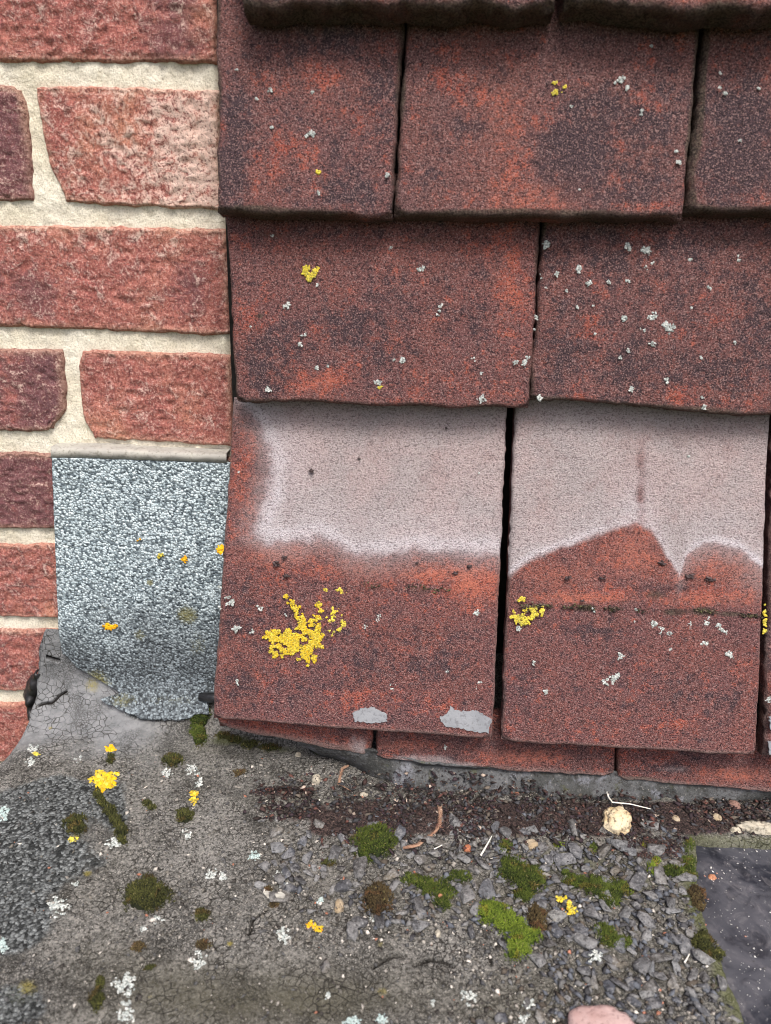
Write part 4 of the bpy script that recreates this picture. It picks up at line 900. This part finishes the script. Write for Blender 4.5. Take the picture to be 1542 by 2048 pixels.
MOSS = [([(293, 1792, 46, 34)], 1, 'largest round dome of dark olive moss, alone on bare felt at lower left'),
        ([(400, 1435, 20, 26), (398, 1468, 18, 26)], 2, 'tall green moss tuft against the bottom left corner of the bloomed tile'),
        ([(346, 1521, 20, 14)], 1, 'small dark moss cushion above a white lichen, below the felt lap'),
        ([(370, 1635, 17, 15)], 1, 'small dark moss cushion between the upright yellow lichen and a white one'),
        ([(152, 1652, 23, 20)], 1, 'olive moss cushion with dull yellow crust at its foot, on the granules'),
        ([(196, 1590, 9, 12), (205, 1606, 10, 12), (220, 1626, 13, 14), (232, 1645, 11, 13), (243, 1665, 12, 15), (246, 1682, 9, 10)], 1, 'long line of moss running down from the bright yellow rosette'),
        ([(294, 1608, 8, 6), (304, 1617, 8, 6)], 1, 'short slanting moss streak right of the moss line'),
        ([(405, 1833, 15, 13)], 1, 'small dark moss cushion right of the big moss dome'),
        ([(192, 2005, 17, 19), (200, 1970, 8, 18)], 1, 'two-humped dark moss left of the column of white lichens'),
        ([(748, 1688, 44, 34), (735, 1710, 26, 18)], 2, 'green moss pad beside the reddish debris, left of the curled twig'),
        ([(755, 1805, 30, 32)], 0, 'brown withered moss clump among the first chips'),
        ([(850, 1770, 26, 16), (880, 1785, 34, 18), (915, 1758, 28, 12), (885, 1808, 18, 18), (820, 1762, 18, 12)], 2, 'spreading moss patch with chips sunk in it, right of the brown clump'),
        ([(1025, 1742, 32, 26), (1055, 1770, 32, 30), (1068, 1752, 18, 18), (1045, 1795, 20, 14)], 2, 'deep green moss patch above the brightest moss'),
        ([(985, 1830, 34, 24), (1015, 1850, 34, 22), (1045, 1880, 36, 26), (1035, 1905, 28, 20)], 3, 'brightest yellow-green moss patch, low in the middle of the chips'),
        ([(1150, 1765, 24, 16), (1195, 1775, 34, 22), (1235, 1782, 30, 20), (1220, 1800, 22, 14)], 2, 'broad dark green moss patch above right of the diagonal yellow lichen'),
        ([(1010, 1695, 15, 14)], 2, 'small moss tuft next to the orange clay chip'),
        ([(1378, 1695, 11, 20), (1376, 1730, 15, 20), (1350, 1745, 26, 15), (1384, 1755, 10, 14)], 2, 'moss clinging to the upper left corner of the dark sheet'),
        ([(1215, 1880, 22, 20), (1245, 1890, 24, 14), (1205, 1862, 20, 12)], 2, 'moss patch below right of the diagonal yellow lichen'),
        ([(1405, 1890, 24, 22), (1430, 1912, 18, 14)], 1, 'dark moss beside the left edge of the dark sheet, lower one'),
        ([(1072, 1840, 20, 26), (1080, 1862, 12, 14)], 0, 'brown dry moss at the right side of the brightest moss'),
        ([(1392, 1795, 18, 20), (1402, 1815, 10, 10)], 0, 'brown crumbling moss on the edge of the dark sheet, middle one'),
        ([(221, 1518, 8, 12)], 1, 'moss stalk carrying the small orange lichen tuft'),
        ([(1186, 1698, 9, 12)], 2, 'small moss tuft left of the buff stone and below the debris'),
        ([(658, 1728, 15, 8)], 1, 'flat moss scrap left of the green pad'),
        ([(276, 1894, 14, 10)], 0, 'faint brown moss smudge below the big moss dome'),
        ([(1305, 1738, 10, 18), (1312, 1722, 8, 8)], 3, 'yellow-green moss sprig left of the corner moss'),
        ([(1110, 1952, 11, 7)], 0, 'tiny rusty moss spot at the bottom, below the bright patch'),
        ([(550, 1812, 12, 6), (535, 1782, 9, 6)], 0, 'brown moss under the lifted felt flake'),
        ([(408, 1893, 14, 9)], 0, 'brown moss smudge above the round coral-like lichen'),
        ([(300, 1878+58, 12, 5)], 1, 'thin moss streak under the faint brown smudge'),
        ([(1130, 1745, 9, 8)], 2, 'small moss dot left of the broad dark patch'),
        ([(1290, 1690, 10, 6)], 3, 'yellowish moss wisp under the debris band, right of the buff pebble'), ([(1120, 1690, 12, 5)], 3, 'yellowish moss wisp under the debris band, left of the buff pebble'),
        ([(445, 1470, 14, 8), (468, 1480, 18, 8), (500, 1490, 22, 8), (540, 1496, 22, 8)], 1, 'dark moss creeping along the foot of the leftmost eaves tile'),
        ([(478, 1545, 12, 7)], 0, 'brownish moss scrap where the flashing begins')]
for i, (el, br, lab) in enumerate(MOSS):
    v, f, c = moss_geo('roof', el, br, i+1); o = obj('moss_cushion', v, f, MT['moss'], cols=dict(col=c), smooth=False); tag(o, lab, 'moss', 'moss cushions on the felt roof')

# ================================================================== CHIPS, GRIT, DEBRIS
def hull(seed, n=11, sx=1., sy=.7, sz=.35, smooth=0):
    R = np.random.default_rng(seed); p = R.normal(size=(n, 3)); p /= np.linalg.norm(p, axis=1)[:, None]; p[:, 2] *= R.uniform(.7, 1); 
    p = np.sign(p)*np.abs(p)**.8*[sx, sy, sz]
    bm = bmesh.new(); [bm.verts.new(q) for q in p]
    r = bmesh.ops.convex_hull(bm, input=bm.verts)
    for v in [v for v in bm.verts if not v.link_faces]: bm.verts.remove(v)
    bmesh.ops.bevel(bm, geom=bm.edges[:], offset=.03, segments=1, affect='EDGES')
    bmesh.ops.triangulate(bm, faces=bm.faces)
    bm.verts.index_update(); v = np.array([x.co[:] for x in bm.verts]); f = np.array([[w.index for w in q.verts] for q in bm.faces]); bm.free()
    return v, f
chips_me = []
for s in range(26):
    v, f = hull(s+5, 10+s % 5, 1, random.uniform(.5, .85), random.uniform(.25, .42))
    me = mkmesh('stone_chip', v, f, smooth=False); me.materials.append(MT['chip']); chips_me.append(me)
def chip_density(x, y):
    d = 0
    if y < 1632: d = .0
    elif x < 520: d = 0
    elif x < 700: d = .4*(y < 1810)
    elif y < 1700: d = 1. if x < 1180 else .3
    elif x < 900: d = .75 if y < 1790 else (.35 if y < 1870 else .06)
    elif x < 1100: d = 1. if y < 1850 else .12
    else: d = 1.
    return d
placed = []
fixed = [(575, 1712, 16), (620, 1720, 15), (592, 1742, 14), (618, 1752, 12), (530, 1738, 17), (600, 1768, 15), (632, 1762, 8), (665, 1785, 10), (676, 1818, 11), (718, 1850, 16), (840, 1822, 19), (842, 1850, 18), (720, 1742, 26), (788, 1775, 13), (770, 1772, 9), (650, 1935, 15), (1158, 1870, 17), (1168, 1893, 24), (1255, 1762, 12), (1265, 1854, 11), (1320, 1925, 20), (1238, 1895, 14), (1025, 1780, 12), (918, 1780, 10), (932, 1795, 22), (975, 1785, 20), (1012, 1808, 14), (1035, 1720, 16), (1090, 1890, 16), (1345, 1830, 15), (1350, 1732, 16), (1012, 1900, 20), (1072, 1928, 20), (1385, 1955, 15), (1440, 1970, 14), (1300, 1795, 14), (1275, 1770, 22), (1210, 1708, 18), (1255, 1704, 18), (1230, 1745, 15)]
for x, y, r in fixed: placed.append((x, y, r))
tries = 0
while len(placed) < 299 and tries < 60000:
    tries += 1
    x = random.uniform(500, 1500); y = random.uniform(1640, 2090)
    if random.random() > chip_density(x, y): continue
    if y > 1900 and random.random() < (.8 if x < 1050 else .4): continue
    if x > np.interp(y, [1680, 1800, 1900, 2048, 2200], [1375, 1385, 1420, 1478, 1540])-6: continue
    if 1150 < x < 1265 and y > 1990: continue
    if any(((x-cx)/(rx*.8))**2+((y-cy)/(ry*.8))**2 < 1 for el, br, _ in MOSS[9:] for cx, cy, rx, ry in el) and random.random() < .9: continue
    r = 7+14*random.random()**1.6
    if all((x-a)**2+((y-b)*1.15)**2 > (.66*(r+c))**2 for a, b, c in placed): placed.append((x, y, r))
for i, (x, y, r) in enumerate(placed):
    p, n = roof_point(x, y); sc = np.linalg.norm(p-CAM)/F_PX
    o = bpy.data.objects.new('stone_chip', chips_me[i % 26]); COL.objects.link(o)
    s = r*sc*1.12; o.scale = (s, s*random.uniform(.85, 1.1), s*random.uniform(.8, 1.2))
    o.rotation_euler = (random.uniform(-.35, .35), random.uniform(-.35, .35), random.uniform(0, 6.28))
    o.location = tuple(p+n*s*.26)
    tag(o, 'small angular grey slate chip lying loose among the other chips on the felt roof', 'stone chip', 'slate chips scattered on the felt roof')
OCT = np.array([[1, 0, 0], [-1, 0, 0], [0, 1, 0], [0, -1, 0], [0, 0, 1], [0, 0, -1.]]); OF = np.array([[0, 2, 4], [2, 1, 4], [1, 3, 4], [3, 0, 4], [2, 0, 5], [1, 2, 5], [3, 1, 5], [0, 3, 5]])
def shards(P, r, C, el):
    K = len(P); q = OCT[None]*np.stack([r*el, r, r*.6], -1)[:, None]+rng.uniform(-.35, .35, (K, 6, 3))*r[:, None, None]
    a, b = rng.uniform(0, 6.28, (K, 1)), rng.uniform(-.5, .5, (K, 1)); ca, sa = np.cos(a), np.sin(a)
    x = q[..., 0]*ca-q[..., 1]*sa; y = q[..., 0]*sa+q[..., 1]*ca; z = q[..., 2]+x*np.sin(b)
    return (P[:, None]+np.stack([x, y, z], -1)).reshape(-1, 3), (OF[None]+6*np.arange(K)[:, None, None]).reshape(-1, 3), np.repeat(C, 6, 0)
def choose(pal, w, K):
    return np.array(pal)[rng.choice(len(pal), size=K, p=np.array(w)/sum(w))]*rng.uniform(.75, 1.2, (K, 1))
DP = [(.030, .022, .020), (.062, .036, .032), (.12, .055, .045), (.055, .055, .06), (.42, .34, .28), (.040, .027, .032), (.13, .11, .09)]
U_ = rng.uniform
K = 44000; x = U_(470, 1620, K); y = 1630+rng.normal(size=K)*34
k = (y > 1566) & (y < 1745) & ~((x < 640) & (y > 1640)) & ~((x > 1385) & (y > 1676)) & (U_(0, 1, K) < (.05+.85*vn(np.stack([x, y, 0*x], -1), .02, 4))*ss(x+60*(vn(np.stack([x, y, 0*x], -1), .03, 44)-.5), 470, 640))
x, y = x[k][:11000], y[k][:11000]; K = len(x); p, n = roof_point(x, y); r = .00022+.0016*U_(0, 1, K)**4
p[:, 2] += np.interp(y, [1566, 1606], [.008, 0]); p[:, 1] -= 0
LP, LR, LC = [p+n*(.0022*U_(0, 1, K)+.0004)[:, None]], [r], [choose(DP, [6, 3, .8, 4, .35, 4, 1.8], K)]
for cx, cy, rx, ry, N in [(780, 1645, 50, 36, 900), (1320, 1700, 55, 22, 900), (560, 1585, 60, 10, 400), (1270, 1690, 60, 14, 400)]:
    a = U_(0, 6.28, N); q = U_(0, 1, N)**.6; p, n = roof_point(cx+rx*q*np.cos(a), cy+ry*q*np.sin(a))
    LP.append(p+n*(.003*(1-q)*U_(0, 1, N)+.0005)[:, None]); LR.append(.0003+.0006*U_(0, 1, N)**2); LC.append(choose(DP, [4, 6, 2.2, .5, .3, 3, .5], N))
P_ = np.vstack(LP)
v, f, c = shards(P_, np.concatenate(LR), np.vstack(LC), U_(.9, 2.2, len(P_))); o = obj('debris', v, f, MT['grit'], cols=dict(col=c), smooth=False)
tag(o, 'dark red-brown crumbled debris and grit banked along the foot of the flashing', 'debris', kind='stuff')
GP = [(.16, .15, .13), (.10, .10, .10), (.3, .28, .25), (.62, .58, .52), (.4, .18, .12), (.055, .05, .045)]
K = 30000; x = U_(0, 1560, K); y = U_(1500, 2100, K)
e = np.interp(y, [1680, 1800, 1900, 2048, 2200], [1380, 1392, 1425, 1485, 1540])
dn_ = np.where(x < 520, .35, .9); dn_ = np.where((y > 1900) & (x < 900), .15, dn_); dn_ = np.where(x < 250, .12, dn_)
k = ~((y > 1680) & (x > e)) & (U_(0, 1, K) < dn_); x, y = x[k][:10000], y[k][:10000]; K = len(x); p, n = roof_point(x, y)
v, f, c = shards(p+n*.0003, .0003+.0010*U_(0, 1, K)**3, choose(GP, [3, 3, 1.6, .7, .25, 3], K), U_(.9, 1.8, K)); o = obj('grit', v, f, MT['grit'], cols=dict(col=c), smooth=False); tag(o, 'fine grey and pale grit strewn over the felt roof', 'grit', kind='stuff')
K = 9000; x = U_(560, 1520, K); y = U_(1625, 2100, K); e = np.interp(y, [1680, 1800, 1900, 2048, 2200], [1372, 1384, 1417, 1477, 1532])
dn_ = np.where(x < 700, .12*(y < 1830), np.where(x < 930, .35*(y < 1880), np.where((x < 1080) & (y > 1880), .08, .6)))*np.where(y < 1690, .7, 1)*(x < e)
k = U_(0, 1, K) < dn_*np.where(y > 1890, .4, 1)*1.3*vn(np.stack([x, y, 0*x], -1), .03, 24); x, y = x[k], y[k]; K = len(x); p, n = roof_point(x, y)
v, f, c = shards(p+n*.0008, .0009+.0012*U_(0, 1, K)**1.5, choose([(.11, .12, .14), (.16, .16, .16), (.06, .06, .065), (.2, .19, .17), (.09, .075, .06)], [4, 3, 4, 1, 2], K), U_(1., 2.1, K)); o = obj('small_stone_chips', v, f, MT['grit'], cols=dict(col=c), smooth=False); tag(o, 'small broken slate chips and crumbs filling in between the larger chips', 'stone chips', kind='stuff')
K = 2600; x = U_(1385, 1700, K); y = U_(1680, 2140, K); e = np.interp(y, [1680, 1800, 1900, 2048, 2200], [1395, 1405, 1438, 1496, 1550])
k = (x > e) & (U_(0, 1, K) < .03+.6*vn(np.stack([x, y, 0*x], -1), .02, 14)**2); x, y = x[k], y[k]; K = len(x); p = hitZ(x, y, SZ)
q = fbm(np.stack([p[:, 0], p[:, 1], 0*x], -1), 12, 3, 21); p[:, 2] += (q-.5)*.004+.0002
v, f, c = shards(p, .00018+.0005*U_(0, 1, K)**3, choose([(.6, .6, .58), (.5, .5, .48), (.5, .28, .22), (.1, .1, .1)], [6, 3, .4, 1], K), U_(.9, 2, K)); o = obj('white_grit', v, f, MT['grit'], cols=dict(col=c), smooth=False); tag(o, 'white grit specks sprinkled over the dark sheet', 'grit', kind='stuff')

# ---- single stones
def stone(name, x, y, rx, ry, mat, label, cat='stone', hz=.5, seed=1, lift=.3, sub=3, rough=.12, on='roof', ph=0):
    p, n = surf(on)(x, y); sc = np.linalg.norm(p-CAM)/F_PX
    bm = bmesh.new(); bmesh.ops.create_icosphere(bm, subdivisions=sub, radius=1)
    v = np.array([w.co[:] for w in bm.verts]); f = np.array([[w.index for w in q.verts] for q in bm.faces]); bm.free()
    d = 1+(fbm(v+seed*3.1, 1.2, 3, seed)-.5)*.7+(fbm(v+seed, 5, 3, seed+1)-.5)*rough*2
    v = v*d[:, None]; v = np.sign(v)*np.abs(v)**.85
    c_, s_ = math.cos(ph), math.sin(ph); v = np.stack([v[:, 0]*c_-v[:, 1]*s_, v[:, 0]*s_+v[:, 1]*c_, v[:, 2]], -1)
    v = v*[rx*sc, ry*sc*1.25, min(rx, ry)*sc*hz*1.4]+p+n*min(rx, ry)*sc*lift
    o = obj(name, v, f, MT[mat], smooth=True); tag(o, label, cat); return o
stone('pebble', 1230, 1650, 24, 19, 'stone', 'pitted buff pebble, largest in the debris under the white stem', 'pebble', .8, 3, .5, 4, .25)
stone('pebble', 1352, 1642, 7, 6, 'buff', 'small buff crumb in the debris right of the pitted pebble', 'pebble', .8, 4)
stone('pebble', 1432, 1640, 9, 7, 'buff', 'small ochre pebble with a dark hole near the right border', 'pebble', .8, 5)
stone('pebble', 1468, 1612, 10, 8, 'crumb', 'dull reddish crumb on the flashing near the right border', 'pebble', .5, 15)
stone('pebble', 678, 1816, 8, 10, 'buff', 'buff pebble left of the brown moss clump', 'pebble', .7, 6)
stone('pebble', 1064, 1692, 11, 8, 'buff', 'flat pinkish buff pebble right of the small moss tuft', 'pebble', .6, 7)
stone('clay_chip', 935, 1701, 7, 6, 'orange', 'bright orange clay chip among grey chips near the small moss tuft', 'clay chip', .8, 8)
stone('clay_chip', 880, 1801, 5, 5, 'orange', 'small orange clay crumb on the spreading moss patch', 'clay chip', .8, 9, .9)
stone('clay_chip', 1424, 1757, 7, 5, 'orange', 'pale orange clay crumb on the dark sheet', 'clay chip', .8, 10, .3, on='sheet')
stone('pebble', 633, 1562, 9, 8, 'rubble', 'pale grey angular stone at the foot of the flashing beside the pale leaf scrap', 'pebble', .8, 11)
stone('pebble', 728, 1590, 8, 4, 'rubble', 'thin white stone lying against the flashing', 'pebble', .6, 16)
stone('pebble', 596, 1509, 5, 4, 'rubble', 'tiny cream pebble high on the flashing, below the leftmost eaves tile', 'pebble', .8, 18)
stone('pebble', 875, 1835+35, 5, 6, 'rubble', 'small white flake left below the round grey chips', 'pebble', .6, 19)
stone('rubble', 1512, 1664, 30, 9, 'rubble', 'pale crumbly mortar rubble along the top edge of the dark sheet', 'rubble', 1.2, 12, .3, 4, .5)
stone('rubble', 1470, 1668, 10, 6, 'rubble', 'small crumb of pale rubble left of the larger one above the dark sheet', 'rubble', 1, 13, .3, 3, .5)
stone('pink_stone', 1212, 2100, 58, 44, 'pink', 'dull pink stone cut off by the bottom border', 'stone', .35, 24, .4, 4, .10)
# lifted flake of felt
p, n = roof_point(550, 1802); 
ring = [(526, 1798), (534, 1794), (548, 1797), (562, 1797), (571, 1803), (568, 1812), (552, 1808), (536, 1808)]
top = [roof_point(x, y)[0]+np.array([0, 0, .0035]) for x, y in ring]; bot = [q+np.array([0, 0.001, -.0018]) for q in top]
N = len(ring); tag(obj('felt_flake', np.array(top+bot), [tuple(range(N))[::-1], tuple(range(N, 2*N))]+[(i, (i+1) % N, (i+1) % N+N, i+N) for i in range(N)], MT['strip'], smooth=False),
                   'lifted pale flake of felt standing over brown moss, above the open crack', 'felt flake')
# twigs and stems
def twig(name, pts, r, mat, label, cat, scales=False, lift=.002):
    P_ = [roof_point(x, y)[0]+np.array([0, 0, lift+.0012*math.sin(i*1.3)]) for i, (x, y) in enumerate(pts)]
    if mat == 'straw': P_ = [roof_point(x, y)[0]+np.array([0, -.004, lift]) for (x, y) in pts]
    # resample
    Q = []; 
    for a, b in zip(P_[:-1], P_[1:]):
        for k in range(6): Q.append(a+(b-a)*k/6)
    Q.append(P_[-1]); n = len(Q)
    v, f = tube(Q, [r*(1-.6*i/n)*(1+.35*(i % 2) if scales else 1) for i in range(n)], 6)
    root = obj(name, v, f, MT[mat]); tag(root, label, cat)
    if scales:
        V_, F_ = [], []; b = 0
        for i in range(1, n-1):
            d = Q[i+1]-Q[i]; d /= np.linalg.norm(d)+1e-9
            for s in (-1, 1):
                sd_ = np.cross(d, [0, 0, 1.])*s; tip = Q[i]+d*r*3+sd_*r*2.4+np.array([0, 0, r*.8])
                V_ += [Q[i]+sd_*r*.3-d*r, Q[i]+sd_*r*.3+d*r, tip, Q[i]+np.array([0, 0, r])]; F_ += [(b, b+1, b+2), (b, b+2, b+3), (b+1, b+3, b+2)]; b += 4
        obj('scale_leaf', np.array(V_), F_, MT[mat], root, smooth=False)
    return root
twig('twig', [(806, 1703), (818, 1706), (836, 1700), (845, 1688), (862, 1676), (878, 1662), (880, 1640), (879, 1622)], .0007, 'twig', 'long curled brown conifer twig right of the green moss pad', 'twig', True)
twig('twig', [(697, 1536), (684, 1545), (680, 1560), (678, 1572)], .0006, 'twig', 'short upright brown twig scrap below the middle of the bloomed tile', 'twig', True, .0015)
twig('twig', [(678, 1572), (690, 1582), (703, 1588)], .0005, 'twig', 'thin bent brown stalk at the foot of the short twig scrap', 'twig', False, .0015)
twig('dry_stem', [(1210, 1584), (1213, 1594), (1220, 1605), (1255, 1608), (1296, 1616)], .0007, 'straw', 'bright white bent stem lying on the flashing', 'dry stem', False, .004)
twig('dry_stem', [(960, 1706), (972, 1686), (982, 1668)], .0007, 'straw', 'short pale straw standing among chips right of the orange clay chip', 'dry stem')
twig('dry_stem', [(1362, 1918), (1372, 1902)], .0005, 'straw', 'tiny pale straw near the left edge of the dark sheet', 'dry stem')
twig('dry_stem', [(868, 1696), (890, 1684)], .0004, 'straw', 'thin pale straw crossing below the curled twig', 'dry stem')

# droppings / dark crumbs sitting on the bottom tiles
for key, lst in {'t3a': [(570, 1114, 6), (552, 1128, 7), (573, 1150, 8), (893, 857, 3), (624, 940, 6), (717, 917, 3), (938, 1132, 6), (910, 1146, 6), (833, 1125, 4)],
                 't3b': [(1135, 1155, 7), (1205, 1155, 6), (1325, 1126, 7), (1380, 1152, 8), (1421, 1158, 8), (1165, 1200, 4)]}.items():
    sf = surf(key)
    for x, y, r in lst:
        K = 7; p, n = sf(x+rng.normal(size=K)*r*.4, y+rng.normal(size=K)*r*.28)
        v, f, c = shards(p+n*.0004, .0003*r*rng.uniform(.35, .7, K), np.array([[.07, .05, .05]])*rng.uniform(.7, 1.5, (K, 1)), np.full(K, 1.5)); obj('dark_crumb', v, f, MT['grit'], TILES[key][0], cols=dict(col=c), smooth=False)
# crusty line where the missing course once ended
for key, pts in (('t3b', [(1040, 1212), (1100, 1212), (1170, 1214), (1240, 1219), (1300, 1222), (1350, 1224), (1405, 1220), (1460, 1228), (1525, 1234)]), ('t3a', [(720, 1172), (780, 1172), (840, 1176), (900, 1182)])):
    K = 520 if key == 't3b' else 110; x = rng.uniform(pts[0][0], pts[-1][0], K); y = np.interp(x, [q[0] for q in pts], [q[1] for q in pts])
    w = vn(np.stack([x, 0*x, 0*x], -1), .035, 21); kk = w > .38; x, y, w = x[kk], y[kk], w[kk]; K = len(x)
    p, n = surf(key)(x, y+rng.normal(size=K)*5*w); v, f, c = shards(p+n*.0002, .0003+.0007*rng.uniform(0, 1, K)**2, choose([(.06, .05, .03), (.11, .11, .05), (.16, .12, .09), (.035, .03, .025)], [4, 3, 2, 3], K), rng.uniform(1, 1.8, K))
    tag(obj('crust', v, f, MT['grit'], TILES[key][0], cols=dict(col=c), smooth=False), kind='stuff')

# ---- far ground and sky-side setting
gs = 60.0
gv = [(-gs, -gs, -2.8), (gs, -gs, -2.8), (gs, gs, -2.8), (-gs, gs, -2.8)]
k = M('lawn', .95, .1); gmat = k.done(k.mix(k.noise(3, 5), (.05, .07, .025), (.09, .10, .04)))
tag(obj('ground', gv, [(0, 1, 2, 3)], gmat, smooth=False), kind='structure')

for o in bpy.data.objects:
    if '_o' in o: del o['_o']
